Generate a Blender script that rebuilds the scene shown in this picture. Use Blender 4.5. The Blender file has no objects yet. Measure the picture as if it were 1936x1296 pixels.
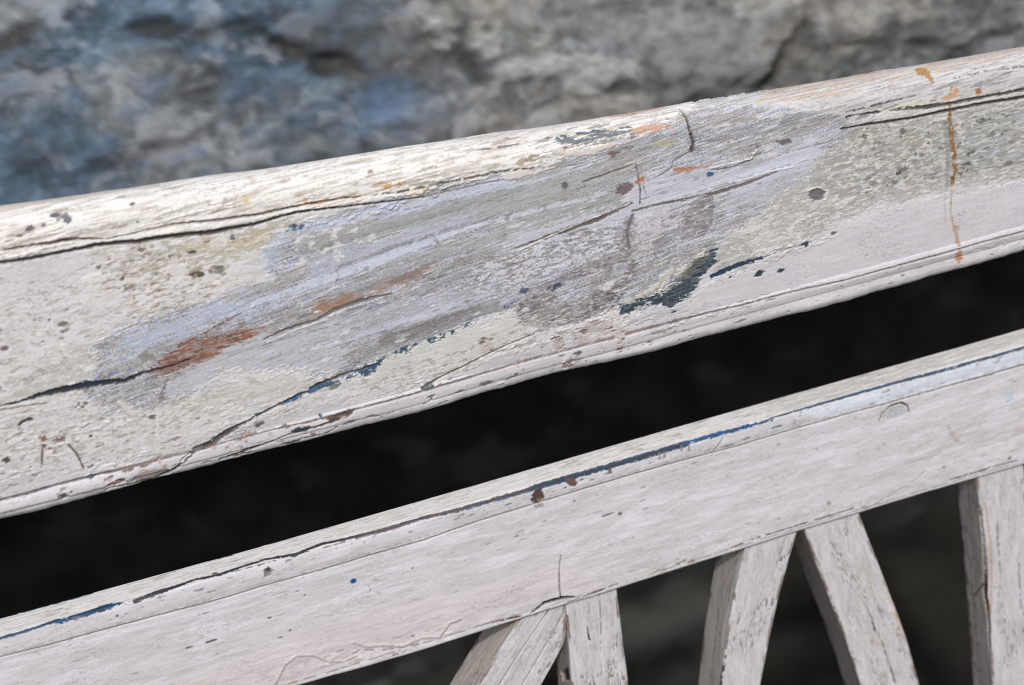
import bpy, math
import numpy as np
from mathutils import Matrix, Vector

# ------------------------------------------------------------------ camera
PSI, TH, RHO, DIST, Z0, FPX = 15.4, 22.0, 9.0, 0.75, 0.85, 2689.0
p_, t_, r_ = map(math.radians, (PSI, TH, RHO))
CF = np.array([math.sin(p_)*math.cos(t_), math.cos(p_)*math.cos(t_), -math.sin(t_)])
R0 = np.array([math.cos(p_), -math.sin(p_), 0.0]); U0 = np.cross(R0, CF)
CR = math.cos(r_)*R0 - math.sin(r_)*U0
CU = math.cos(r_)*U0 + math.sin(r_)*R0
CC = np.array([0, 0, Z0]) - CF*DIST

scene = bpy.context.scene
cd = bpy.data.cameras.new("camera")
cam = bpy.data.objects.new("camera", cd); scene.collection.objects.link(cam)
cd.sensor_width = 36.0; cd.lens = 36.0*FPX/1936.0
cd.clip_start = 0.01; cd.clip_end = 500
cam.matrix_world = Matrix(((CR[0], CU[0], -CF[0], CC[0]), (CR[1], CU[1], -CF[1], CC[1]),
                           (CR[2], CU[2], -CF[2], CC[2]), (0, 0, 0, 1)))
cd.dof.use_dof = True; cd.dof.focus_distance = 0.75; cd.dof.aperture_fstop = 6.3
scene.camera = cam

# ------------------------------------------------------------------ light
SUN_EL, SUN_AZ = 43.0, -12.0          # azimuth: degrees to the right (minus: left) of straight in front of the railing
w = bpy.data.worlds.new("World"); scene.world = w; w.use_nodes = True
nt = w.node_tree; nt.nodes.clear()
sky = nt.nodes.new("ShaderNodeTexSky"); sky.sky_type = 'NISHITA'; sky.sun_disc = False
sky.sun_elevation = math.radians(SUN_EL); sky.sun_rotation = math.radians(180 - SUN_AZ)
sky.air_density = 1.0; sky.dust_density = 3.0; sky.ozone_density = 1.0
bg = nt.nodes.new("ShaderNodeBackground"); bg.inputs[1].default_value = 0.115
wo = nt.nodes.new("ShaderNodeOutputWorld")
nt.links.new(sky.outputs[0], bg.inputs[0]); nt.links.new(bg.outputs[0], wo.inputs[0])
sd = bpy.data.lights.new("sun", 'SUN'); sd.energy = 2.0; sd.angle = math.radians(2.5); sd.color = (1.0, 0.98, 0.955)
so = bpy.data.objects.new("sun", sd); scene.collection.objects.link(so)
e_, a_ = math.radians(SUN_EL), math.radians(SUN_AZ)
to_sun = Vector((math.sin(a_)*math.cos(e_), -math.cos(a_)*math.cos(e_), math.sin(e_)))
so.rotation_euler = to_sun.to_track_quat('Z', 'Y').to_euler()
scene.view_settings.view_transform = 'Standard'; scene.view_settings.look = 'None'
scene.view_settings.gamma = 1; scene.view_settings.exposure = 0.0
scene.view_settings.use_curve_mapping = False
scene.cycles.filter_width = 1.05
GAIN = np.array([1.08, 1.12, 1.14])                          # picture brightness -> paint reflectance

# ------------------------------------------------------------------ maths helpers
def lin(c):
    c = np.asarray(c, float)/255.0
    return np.where(c <= 0.04045, c/12.92, ((c+0.055)/1.055)**2.4)

_rng = np.random.default_rng(7)
_ang = _rng.random(65536)*2*np.pi
_GX, _GY = np.cos(_ang).astype(np.float32), np.sin(_ang).astype(np.float32)
def pn(x, y, seed=0):
    xi = np.floor(x); yi = np.floor(y)
    fx = (x-xi).astype(np.float32); fy = (y-yi).astype(np.float32)
    xi = xi.astype(np.int64); yi = yi.astype(np.int64)
    def g(ix, iy, dx, dy):
        h = (ix*73856093 ^ iy*19349663 ^ (seed*83492791+1013)) 
        h = ((h ^ (h >> 13))*1274126177) & 0xffffffff
        h = (h >> 8) & 65535
        return _GX[h]*dx + _GY[h]*dy
    u = fx*fx*fx*(fx*(fx*6-15)+10); v = fy*fy*fy*(fy*(fy*6-15)+10)
    a = g(xi, yi, fx, fy); b = g(xi+1, yi, fx-1, fy)
    c = g(xi, yi+1, fx, fy-1); d = g(xi+1, yi+1, fx-1, fy-1)
    return ((a*(1-u)+b*u)*(1-v) + (c*(1-u)+d*u)*v)*1.5
def fbm(x, y, o=4, seed=0, gain=0.55):
    s = 0; a = 1.0; n = 0
    for k in range(o):
        s = s + a*pn(x*2**k, y*2**k, seed+17*k); n += a; a *= gain
    return s/n*1.35
def sst(a, b, x):
    t = np.clip((x-a)/(b-a), 0, 1); return t*t*(3-2*t)

def ray(x, y, yp=0.0):
    d = CF + (x-968)/FPX*CR - (y-648)/FPX*CU
    return CC + (yp-CC[1])/d[1]*d

MM = 0.28                           # millimetres on the wood for one photograph pixel

class Skin:
    """A swept surface: columns along the grain (S, metres), rows round the section (T, metres)."""
    def __init__(s, P, S, T, closed=True, seed=1):
        s.P = P; s.S = S*1000.0; s.T = T*1000.0; s.closed = closed; s.seed = seed
        s.n, s.m = S.shape
        s.col = np.zeros((s.n, s.m, 3)); s.h = np.zeros((s.n, s.m)); s.shear = 0.0
        du = np.gradient(P, axis=0)
        if closed:
            Pw = np.concatenate([P[:, -1:], P, P[:, :1]], axis=1); dv = (Pw[:, 2:]-Pw[:, :-2])/2
        else: dv = np.gradient(P, axis=1)
        nn = np.cross(du, dv); nn /= np.maximum(np.linalg.norm(nn, axis=2, keepdims=True), 1e-12)
        s.N = nn
        v = P-CC; z = v@CF
        s.px = 968+FPX*(v@CR)/z; s.py = 648-FPX*(v@CU)/z
        face = (nn*v).sum(2) < 0
        if face.mean() < 0.2 or closed is None: pass
        s.face = face
        cs = max(1, s.n//420); rs = max(1, s.m//160)
        I, J = np.meshgrid(np.arange(1, s.n-1, cs), np.arange(1, s.m-1, rs), indexing='ij')
        ok = face[I, J]; s.I = I[ok]; s.J = J[ok]
        s.qx = s.px[s.I, s.J]; s.qy = s.py[s.I, s.J]
    def at(s, x, y):
        k = np.argmin((s.qx-x)**2 + (s.qy-y)**2); i, j = s.I[k], s.J[k]
        for _ in range(3):
            a = (s.px[i+1, j]-s.px[i-1, j])/2; b = (s.px[i, j+1]-s.px[i, j-1])/2
            c = (s.py[i+1, j]-s.py[i-1, j])/2; d = (s.py[i, j+1]-s.py[i, j-1])/2
            ex, ey = x-s.px[i, j], y-s.py[i, j]; D = a*d-b*c
            if abs(D) < 1e-9: break
            di, dj = (d*ex-b*ey)/D, (-c*ex+a*ey)/D
            di = max(-12, min(12, di)); dj = max(-12, min(12, dj))
            ni = int(min(s.n-2, max(1, round(i+di)))); nj = int(min(s.m-2, max(1, round(j+dj))))
            if (ni, nj) == (i, j):
                di = max(-1, min(1, di)); dj = max(-1, min(1, dj))
                return (s.S[i, j]+di*(s.S[i+1, j]-s.S[i-1, j])/2+dj*(s.S[i, j+1]-s.S[i, j-1])/2,
                        s.T[i, j]+dj*(s.T[i, j+1]-s.T[i, j-1])/2+di*(s.T[i+1, j]-s.T[i-1, j])/2)
            i, j = ni, nj
        return s.S[i, j], s.T[i, j]
    def pts(s, L): return np.array([s.at(*q[:2]) for q in L])
    def win(s, A, pad):
        s0, s1 = A[:, 0].min()-pad, A[:, 0].max()+pad; t0, t1 = A[:, 1].min()-pad, A[:, 1].max()+pad
        ok = (s.S >= s0) & (s.S <= s1) & (s.T >= t0) & (s.T <= t1)
        ci = np.where(ok.any(1))[0]; rj = np.where(ok.any(0))[0]
        if len(ci) == 0: return None
        return slice(ci[0], ci[-1]+1), slice(rj[0], rj[-1]+1)
    def nz(s, W, a, b, o=4, sd=0, shear=None):
        sh = s.shear if shear is None else shear
        return fbm(s.S[W]/a, (s.T[W]+sh*s.S[W])/b, o, s.seed*101+sd)
    def rag(s, W, amp, sd, a=7.0, b=1.2):
        if amp == 0: return 0
        r = 0.55*s.nz(W, a, b, 4, sd)+0.5*s.nz(W, b*2.2, b*1.1, 3, sd+5)
        if amp > 1.6: r = r+0.6*s.nz(W, a*2.2, b*3.0, 3, sd+11)
        return amp*r
    def sdf(s, A, W):
        x, y = s.S[W], s.T[W]; d = np.full(x.shape, 1e9); ins = np.zeros(x.shape, bool)
        n = len(A)
        for k in range(n):
            x0, y0 = A[k]; x1, y1 = A[(k+1) % n]; ex, ey = x1-x0, y1-y0
            t = np.clip(((x-x0)*ex+(y-y0)*ey)/max(ex*ex+ey*ey, 1e-9), 0, 1)
            d = np.minimum(d, (x-x0-t*ex)**2+(y-y0-t*ey)**2)
            if abs(ey) > 1e-9:
                c = ((y0 > y) != (y1 > y)) & (x < ex*(y-y0)/ey+x0); ins ^= c
        d = np.sqrt(d); return np.where(ins, d, -d)
    def put(s, W, m, c, c2=None, lev=None, dh=None, sd=0, ca=9, cb=0.9):
        m = np.clip(m, 0, 1)
        cc = lin(c)
        if c2 is not None:
            k = np.clip(0.5+1.1*s.nz(W, ca, cb, 4, sd+31), 0, 1)[..., None]
            cc = cc*(1-k)+lin(c2)*k
        s.col[W] = s.col[W]*(1-m[..., None])+cc*m[..., None]
        if lev is not None: s.h[W] = s.h[W]*(1-m)+lev*m
        if dh is not None: s.h[W] = s.h[W]+dh*m
    def area(s, L, c, c2=None, amp=8, soft=1.0, op=1.0, rim=0, lev=None, dh=None, sd=0, a=7., b=1.2, thr=None, ta=6., tb=1.5, ca=9, cb=0.9, mm=False):
        """polygon; amp, soft in photo px; thr: keep only where a noise exceeds it (mottling)"""
        A = np.array(L, float) if mm else s.pts(L)
        W = s.win(A, (amp+soft)*MM*1.3+1)
        if W is None: return
        d = s.sdf(A, W)+s.rag(W, amp*MM*2, sd, a, b)
        soft = soft if s.seed == 5 else min(soft, 1.2+0.4*soft)
        m = sst(-soft*MM, soft*MM, d)
        if thr is not None:
            n = s.nz(W, ta, tb, 4, sd+77); m = m*sst(thr-0.05, thr+0.05, n)
            if rim: d = np.minimum(d, (n-thr)*tb*1.2)
        s.put(W, m*op, c, c2, lev, dh, sd, ca, cb)
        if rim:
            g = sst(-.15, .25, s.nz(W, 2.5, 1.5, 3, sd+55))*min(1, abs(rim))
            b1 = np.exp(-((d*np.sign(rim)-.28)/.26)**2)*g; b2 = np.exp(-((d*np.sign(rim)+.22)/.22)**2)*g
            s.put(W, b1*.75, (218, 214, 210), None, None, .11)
            s.put(W, b2*.45, (120, 114, 108), None, None, -.07)  # thin shadow painted beside the raised rim
    def line(s, L, wd, c, c2=None, amp=1.0, soft=0.8, op=1.0, lev=None, dh=None, sd=0, gap=None, a=5., b=1.0, wob=0):
        """stroke: wd half-width px (number or list)"""
        A = s.pts(L); wd = np.array(wd if hasattr(wd, '__len__') else [wd]*len(L), float)*MM
        W = s.win(A, wd.max()+(amp+soft)*MM*1.5+1)
        if W is None: return
        x, y = s.S[W], s.T[W]
        if wob: y = y+wob*.45*MM*s.nz(W, 16.0, 500, 5, sd+3, 0); 
        best = np.full(x.shape, -1e9)
        for k in range(len(A)-1):
            x0, y0 = A[k]; x1, y1 = A[k+1]; ex, ey = x1-x0, y1-y0
            t = np.clip(((x-x0)*ex+(y-y0)*ey)/max(ex*ex+ey*ey, 1e-9), 0, 1)
            best = np.maximum(best, wd[k]*(1-t)+wd[k+1]*t-np.hypot(x-x0-t*ex, y-y0-t*ey))
        d = best+s.rag(W, amp*MM, sd, a, b)
        m = sst(-soft*MM, soft*MM, d)
        if gap is not None: m = m*sst(gap-0.12, gap+0.12, s.nz(W, 5., 5., 3, sd+9))
        s.put(W, m*op, c, c2, lev, dh, sd)
    def dot(s, x, y, r, c, asp=1.5, amp=2, **k):
        s0, t0 = s.at(x, y); r *= MM; n = 9
        A = [(s0+r*asp*math.cos(q*2*math.pi/n), t0+r*math.sin(q*2*math.pi/n)-0.0*s0) for q in range(n)]
        s.area(A, c, amp=amp, mm=True, a=2.6, b=1.5, **k)
    def chips(s, L, n, r, cols, seed, asp=(1.0, 4.0), lev=None, dh=None, op=(0.5, 1.0)):
        rg = np.random.default_rng(seed); A = s.pts(L)
        t = 0; k = 0
        while k < n and t < n*20:
            t += 1
            x = rg.uniform(A[:, 0].min(), A[:, 0].max()); y = rg.uniform(A[:, 1].min(), A[:, 1].max())
            ins = False
            for i in range(len(A)):
                x0, y0 = A[i]; x1, y1 = A[(i+1) % len(A)]
                if (y0 > y) != (y1 > y) and x < (x1-x0)*(y-y0)/(y1-y0)+x0: ins = not ins
            if not ins: continue
            k += 1
            rr = MM*(r[0]+(r[1]-r[0])*rg.random()**2.5); a2 = rg.uniform(*asp); sh = s.shear
            m = 10
            B = [(x+rr*a2*math.cos(q*2*math.pi/m)*rg.uniform(.7, 1.2),) for q in range(m)]
            B = [(B[q][0], y+rr*math.sin(q*2*math.pi/m)*rg.uniform(.6, 1.3)-sh*(B[q][0]-x)) for q in range(m)]
            s.area(B, cols[rg.integers(len(cols))], amp=rr/MM*0.6, soft=0.9, op=rg.uniform(*op), lev=lev, dh=dh, sd=int(rg.integers(900)), mm=True, a=2.0, b=0.7)
    def base(s, c, c2, a=20, b=2.5, sd=0, lev=0.25):
        W = (slice(0, s.n), slice(0, s.m))
        k = np.clip(0.5+0.9*s.nz(W, a, b, 4, sd), 0, 1)[..., None]
        s.col[:] = lin(c)*(1-k)+lin(c2)*k; s.h[:] = lev
    def grain(s, amt=0.07, hh=0.035, sd=400, fleck=.5):
        W = (slice(0, s.n), slice(0, s.m))
        g = s.nz(W, 14, 0.55, 4, sd); g2 = s.nz(W, 2.2, 1.3, 3, sd+9); g3 = s.nz(W, 60, 14, 3, sd+20)
        s.col *= (1+amt*g+amt*0.6*g2+amt*0.5*g3)[..., None]
        s.h += hh*g+hh*0.3*g2
        q = np.clip(s.nz(W, 40, 12, 3, sd+33)+.35, 0, 1)
        f = sst(.34, .5, s.nz(W, 4.5, .45, 2, sd+40)+.15*(q-.5))*q
        f2 = sst(.42, .55, s.nz(W, 1.3, .9, 2, sd+50))*q
        k = np.clip(fleck*(f+f2), 0, 1)[..., None]
        s.col = s.col*(1-k)+s.col*np.array([.42, .40, .39])*k; s.h -= .05*k[..., 0]
    def build(s, name, mat, parent, hscale=1.0, caps=True):
        V = s.P + s.N*(s.h*0.001*hscale*s.sign)[..., None]
        n, m = s.n, s.m
        co = V.reshape(-1, 3)
        i = np.arange(n-1)[:, None]; jn = m if s.closed else m-1; j = np.arange(jn)[None, :]
        j2 = (j+1) % m
        q = np.stack([i*m+j+0*i, (i+1)*m+j, (i+1)*m+j2, i*m+j2+0*i], -1).reshape(-1, 4)
        if s.sign < 0: q = q[:, ::-1]
        nq = len(q); lv = q.ravel(); starts = np.arange(nq)*4
        cols = np.clip(s.col*GAIN, 0.003, 0.9).reshape(-1, 3)
        if s.closed and caps:
            e1 = np.arange(m); e2 = (n-1)*m+np.arange(m)
            if s.sign > 0: e2 = e2[::-1]; 
            else: e1 = e1[::-1]
            starts = np.concatenate([starts, [nq*4, nq*4+m]]); lv = np.concatenate([lv, e1, e2])
        me = bpy.data.meshes.new(name)
        me.vertices.add(len(co)); me.vertices.foreach_set('co', co.ravel().astype(np.float32))
        me.loops.add(len(lv)); me.loops.foreach_set('vertex_index', lv.astype(np.int32))
        me.polygons.add(len(starts)); me.polygons.foreach_set('loop_start', starts.astype(np.int32))
        sm = np.ones(len(starts), bool)
        if s.closed and caps: sm[-2:] = False
        me.polygons.foreach_set('use_smooth', sm)
        me.update(calc_edges=True); me.validate()
        at = me.color_attributes.new('paint', 'FLOAT_COLOR', 'POINT')
        c4 = np.ones((len(co), 4), np.float32); c4[:, :3] = cols
        at.data.foreach_set('color', c4.ravel())
        me.materials.append(mat)
        o = bpy.data.objects.new(name, me); scene.collection.objects.link(o)
        if parent: o.parent = parent
        return o
    sign = 1.0
    def orient(s, outside):
        """outside: a rough centre line point per column -> normals point away from it"""
        if ((s.P-outside)*s.N).sum(2).mean() < 0: s.N = -s.N; s.flip = True
        return s

# ------------------------------------------------------------------ materials
def mat_paint(name, rough=(0.5, 0.75), grain=(40, 900, 900), bump=0.12, spec=0.35, var=0.10):
    m = bpy.data.materials.new(name); m.use_nodes = True; t = m.node_tree; N = t.nodes; L = t.links
    b = N['Principled BSDF']
    at = N.new('ShaderNodeAttribute'); at.attribute_name = 'paint'
    tc = N.new('ShaderNodeTexCoord'); mp = N.new('ShaderNodeMapping'); mp.inputs['Scale'].default_value = grain
    L.new(tc.outputs['Object'], mp.inputs[0])
    n1 = N.new('ShaderNodeTexNoise'); n1.inputs['Scale'].default_value = 1.0; n1.inputs['Detail'].default_value = 5
    L.new(mp.outputs[0], n1.inputs['Vector'])
    n2 = N.new('ShaderNodeTexNoise'); n2.inputs['Scale'].default_value = 900; n2.inputs['Detail'].default_value = 3
    L.new(tc.outputs['Object'], n2.inputs['Vector'])
    ad = N.new('ShaderNodeMath'); ad.operation = 'ADD'; L.new(n1.outputs['Fac'], ad.inputs[0]); L.new(n2.outputs['Fac'], ad.inputs[1])
    mr = N.new('ShaderNodeMapRange'); mr.inputs[1].default_value = 0.6; mr.inputs[2].default_value = 1.4
    mr.inputs[3].default_value = 1-var; mr.inputs[4].default_value = 1+var; L.new(ad.outputs[0], mr.inputs[0])
    mx = N.new('ShaderNodeVectorMath'); mx.operation = 'SCALE'; L.new(at.outputs['Color'], mx.inputs[0]); L.new(mr.outputs[0], mx.inputs['Scale'])
    L.new(mx.outputs[0], b.inputs['Base Color'])
    rr = N.new('ShaderNodeMapRange'); rr.inputs[1].default_value = 0.3; rr.inputs[2].default_value = 0.7
    rr.inputs[3].default_value = rough[0]; rr.inputs[4].default_value = rough[1]; L.new(n1.outputs['Fac'], rr.inputs[0])
    L.new(rr.outputs[0], b.inputs['Roughness']); b.inputs['Specular IOR Level'].default_value = spec
    bp = N.new('ShaderNodeBump'); bp.inputs['Strength'].default_value = 0.5; bp.inputs['Distance'].default_value = bump*0.001
    L.new(ad.outputs[0], bp.inputs['Height']); L.new(bp.outputs[0], b.inputs['Normal'])
    return m
M_H = mat_paint('worn_paint_along_rail', grain=(60, 900, 900))
M_V = mat_paint('worn_paint_along_slat', grain=(700, 700, 60))
M_R = mat_paint('rock', rough=(0.7, 0.9), grain=(60, 60, 60), bump=2.0, spec=0.25, var=0.25)

def spaced(a, b, step, A, B, cstep):
    return np.concatenate([np.arange(A, a, cstep), np.arange(a, b, step), np.arange(b, B, cstep)])

# palette: colours as the eye reads them in daylight
WHITE = (203, 199, 203); WHITE2 = (192, 188, 190); CREAM = (220, 213, 206); CREAM2 = (190, 180, 168)
KHAKI = (172, 166, 156); KHAKI2 = (190, 185, 175); OLIVE = (140, 137, 122); PALE = (205, 200, 192)
BLUE = (184, 188, 206); BLUE2 = (162, 166, 180); GREY = (160, 157, 152); GREY2 = (134, 131, 132)
DUSK = (104, 98, 102); NAVY = (48, 60, 76); TEAL = (42, 78, 102); COBALT = (22, 90, 155)
ORANGE = (142, 90, 64); ORANGE2 = (120, 78, 64); RUST = (190, 122, 62); CRACK = (58, 50, 46); DARK = (74, 68, 68)
BROWN = (100, 70, 60)

# ================================================================== ROCK (behind) and GROUND
def build_rock():
    xs = spaced(-0.42, 0.86, 0.0028, -2.4, 3.0, 0.03)
    # section: high face -> lip -> undercut -> back of the hollow -> floor of the hollow
    prof = [(0.78, 2.3), (0.62, 1.6), (0.50, 1.12), (0.445, 0.98), (0.43, 0.86), (0.45, 0.80), (0.52, 0.745), (0.68, 0.715), (0.95, 0.70), (1.35, 0.62), (1.62, 0.35), (1.70, 0.0), (1.62, -0.25), (1.45, -0.40)]  # lip and hollow are shaped to keep the gap behind the rails dark
    pr = np.array(prof); L = np.concatenate([[0], np.cumsum(np.hypot(*np.diff(pr, axis=0).T))])
    def cr(t, k):   # smooth interpolation
        y = np.interp(t, L, pr[:, k]); 
        return y
    a, b = L[2]-0.02, L[6]
    ts = np.concatenate([np.arange(0, a, 0.03), np.arange(a, b, 0.0025), np.arange(b, L[-1], 0.014)])
    yy = cr(ts, 0); zz = cr(ts, 1)
    kern = np.exp(-np.linspace(-2, 2, 21)**2); kern /= kern.sum()
    fine = np.linspace(0, L[-1], 1200); 
    def smooth(k):
        f = cr(fine, k); g = np.convolve(np.pad(f, 10, mode='edge'), kern, 'valid')
        return np.interp(ts, fine, g)
    yy, zz = smooth(0), smooth(1)
    X = np.repeat(xs[:, None], len(ts), 1); P = np.stack([X, np.repeat(yy[None], len(xs), 0), np.repeat(zz[None], len(xs), 0)], -1)
    S = X; T = np.repeat(ts[None], len(xs), 0)
    k = Skin(P, S, T, closed=False, seed=5)
    if k.N[len(xs)//2, np.searchsorted(ts, (a+b)/2), 1] > 0: k.N = -k.N; k.flipq = True
    face = (k.N*(P-CC)).sum(2) < 0
    cs = 4; I, J = np.meshgrid(np.arange(1, k.n-1, cs), np.arange(1, k.m-1, 3), indexing='ij')
    ok = face[I, J] & (P[I, J, 2] > 0.76); k.I = I[ok]; k.J = J[ok]; k.qx = k.px[k.I, k.J]; k.qy = k.py[k.I, k.J]
    W = (slice(0, k.n), slice(0, k.m))
    wx = k.S[W]+9*k.nz(W, 60, 60, 3, 1); wy = k.T[W]+9*k.nz(W, 60, 60, 3, 2)
    big = fbm(wx/240, wy/130, 4, 31); med = fbm(wx/60, wy/38, 5, 32); fin = fbm(wx/16, wy/12, 4, 33)
    rid = 1-np.abs(fbm(wx/120, wy/60, 4, 34))*3.0; rid = np.clip(rid, 0, 1)**3
    k.h = 14*big+2.0*med+1.0*fin-.8*rid
    # colour
    hue = np.clip(0.5+1.6*fbm(wx/170, wy/120, 3, 36), 0, 1)[..., None]
    left = sst(330, -60, k.S-0.4*(k.T-1200))[..., None] if False else (1-sst(-20, 260, k.S))[..., None]
    cool = lin((90, 109, 126)); warm = lin((150, 149, 143)); tan_ = lin((150, 142, 126)); dk = lin((52, 53, 54))
    q = np.clip(left*0.85+(hue-0.5)*0.7, 0, 1)
    c = cool*q+warm*(1-q)
    v = np.clip(0.5+1.0*med+0.7*fin, 0, 1.25)[..., None]
    fn2 = fbm(wx/9, wy/7, 3, 43)[..., None]; c = c*(0.50+0.62*v)*(1+.38*fn2)
    li = sst(0.12, 0.4, fbm(wx/50, wy/34, 4, 38)+0.3*fin)[..., None]
    c = c*(1-0.4*li)+lin((166, 170, 176))*0.4*li
    dd = sst(0.05, 0.36, fbm(wx/62, wy/34, 4, 39)-0.2*fin)[..., None]
    c = c*(1-0.4*dd)+dk*0.4*dd
    bl = sst(0.18, 0.42, fbm(wx/30, wy/22, 3, 40))[..., None]*left
    c = c*(1-0.4*bl)+lin((92, 114, 144))*0.4*bl
    k.col = c
    # fissures and pale deposits seen over the top rail
    kw = dict(amp=10, soft=14, a=30., b=14.)
    def fis(L, wd, lev, op=.8): k.line(L, wd, (44, 42, 36), amp=14, soft=14, op=op, dh=lev, sd=len(L)*7+int(L[0][0]), a=24., b=16.)
    global MM; mm0 = MM; MM = 0.46
    fis([(-20, 100), (30, 70), (70, 44)], [12, 12, 5], -12)
    fis([(190, 60), (280, 45), (380, 66), (450, 50), (520, 80), (590, 110), (660, 132), (700, 148)], [4, 11, 13, 7, 8, 16, 15, 5], -12)
    fis([(850, 60), (880, 110), (910, 150), (930, 165)], [8, 14, 14, 6], -10)
    fis([(1530, 50), (1495, 90), (1478, 140), (1462, 170)], [7, 9, 12, 9], -10)
    fis([(1290, 90), (1310, 130), (1318, 185)], [4, 14, 16], -5, .55)
    fis([(1600, 90), (1700, 80), (1800, 88), (1930, 60)], [10, 9, 6, 10], -5, .5)
    fis([(1000, 160), (1080, 155), (1150, 175), (1260, 170)], [4, 8, 7, 9], -5, .55)
    for L in ([(900, 60), (940, 60), (960, 110), (1050, 90), (1060, 120), (1160, 105), (1210, 110), (1200, 160), (1110, 165), (1040, 150), (960, 150), (915, 110)],
              [(790, 25), (850, 40), (880, 80), (850, 110), (800, 60)]):
        k.area(L, (188, 190, 188), (150, 150, 145), amp=16, soft=10, op=.75, dh=5, sd=int(L[0][0]), a=26., b=18.)
    k.area([(680, 180), (720, 165), (760, 180), (750, 230), (700, 240), (675, 215)], (112, 132, 164), amp=24, soft=22, op=.45, sd=3, a=20., b=14.)
    k.area([(1080, 0), (1300, 20), (1400, 60), (1480, 80), (1440, 160), (1330, 190), (1250, 90), (1150, 60)], (160, 162, 164), (130, 130, 128), amp=20, soft=20, op=.6, sd=13, a=30., b=20.)
    k.area([(480, 20), (640, 10), (820, 40), (860, 120), (760, 150), (640, 110), (560, 90)], (112, 110, 104), (96, 98, 98), amp=30, soft=30, op=.4, sd=23, a=30., b=20.)
    MM = mm0
    # shade of the hollow painted in as near-black rock colour
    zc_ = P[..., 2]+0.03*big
    shade_mask = (sst(0.80, 0.70, zc_) if False else (1-sst(0.70, 0.80, zc_)))[..., None]
    shade_mix = np.clip(0.5+1.5*fbm(wx/110, wy/80, 4, 41), 0, 1)[..., None]
    shade_col = lin((18, 17, 17))*(1-shade_mix)+lin((34, 34, 31))*shade_mix
    spots = sst(.18, .5, fbm(wx/150, wy/90, 4, 44))[..., None]; shade_col = shade_col*(1-spots)+lin((48, 49, 47))*spots
    k.col = k.col*(1-shade_mask)+shade_col*shade_mask
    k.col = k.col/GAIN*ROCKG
    if getattr(k, 'flipq', False):
        pass
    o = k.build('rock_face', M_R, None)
    o['label'] = 'mottled blue-grey and tan rock face, out of focus behind the white railing'; o['category'] = 'rock'
    return o
ROCKG = 1.0
build_rock()

def build_ground():
    xs = np.concatenate([np.linspace(-120, -3.2, 20), np.linspace(-3, 3, 241), np.linspace(3.2, 120, 20)])
    X, Y = np.meshgrid(xs, xs, indexing='ij')
    Z = -0.35+0.02*fbm(X/0.5, Y/0.5, 4, 3)+0.01*fbm(X/.12, Y/.12, 3, 4)
    P = np.stack([X, Y, Z], -1); k = Skin(P, X, Y, closed=False, seed=9)
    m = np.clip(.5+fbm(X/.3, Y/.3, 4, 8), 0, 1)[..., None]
    k.col = lin((30, 28, 25))*(1-m)+lin((44, 43, 35))*m  # ground colour kept near-black as well, for the shade in the gap
    # pale stone showing through the darkened ground inside the hollow
    for cx, cy, rx, ry in ((.59, 1.36, .13, .16), (.06, 1.52, .12, .10), (1.12, 1.56, .05, .05)):
        g = np.clip(1.5*np.exp(-(((X-cx)/rx)**2+((Y-cy)/ry)**2))*np.clip(.7+1.2*fbm(X/.12, Y/.12, 3, 46), 0, 1), 0, 1)[..., None]
        k.col = k.col*(1-g)+lin((84, 86, 80))*g
    if k.N[5, 5, 2] < 0: k.N = -k.N
    k.h[:] = 0
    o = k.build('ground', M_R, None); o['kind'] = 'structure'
build_ground()

# ================================================================== RAILING
root = bpy.data.objects.new('wooden_railing', None); scene.collection.objects.link(root)
root.location = (0, 0, -0.35)
root['label'] = 'old wooden railing in chipped white paint with broad worn blue-grey top rail'
root['category'] = 'railing'

def attach(o):
    o.parent = root; o.matrix_parent_inverse = Matrix.Translation((0, 0, 0.35))

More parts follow.
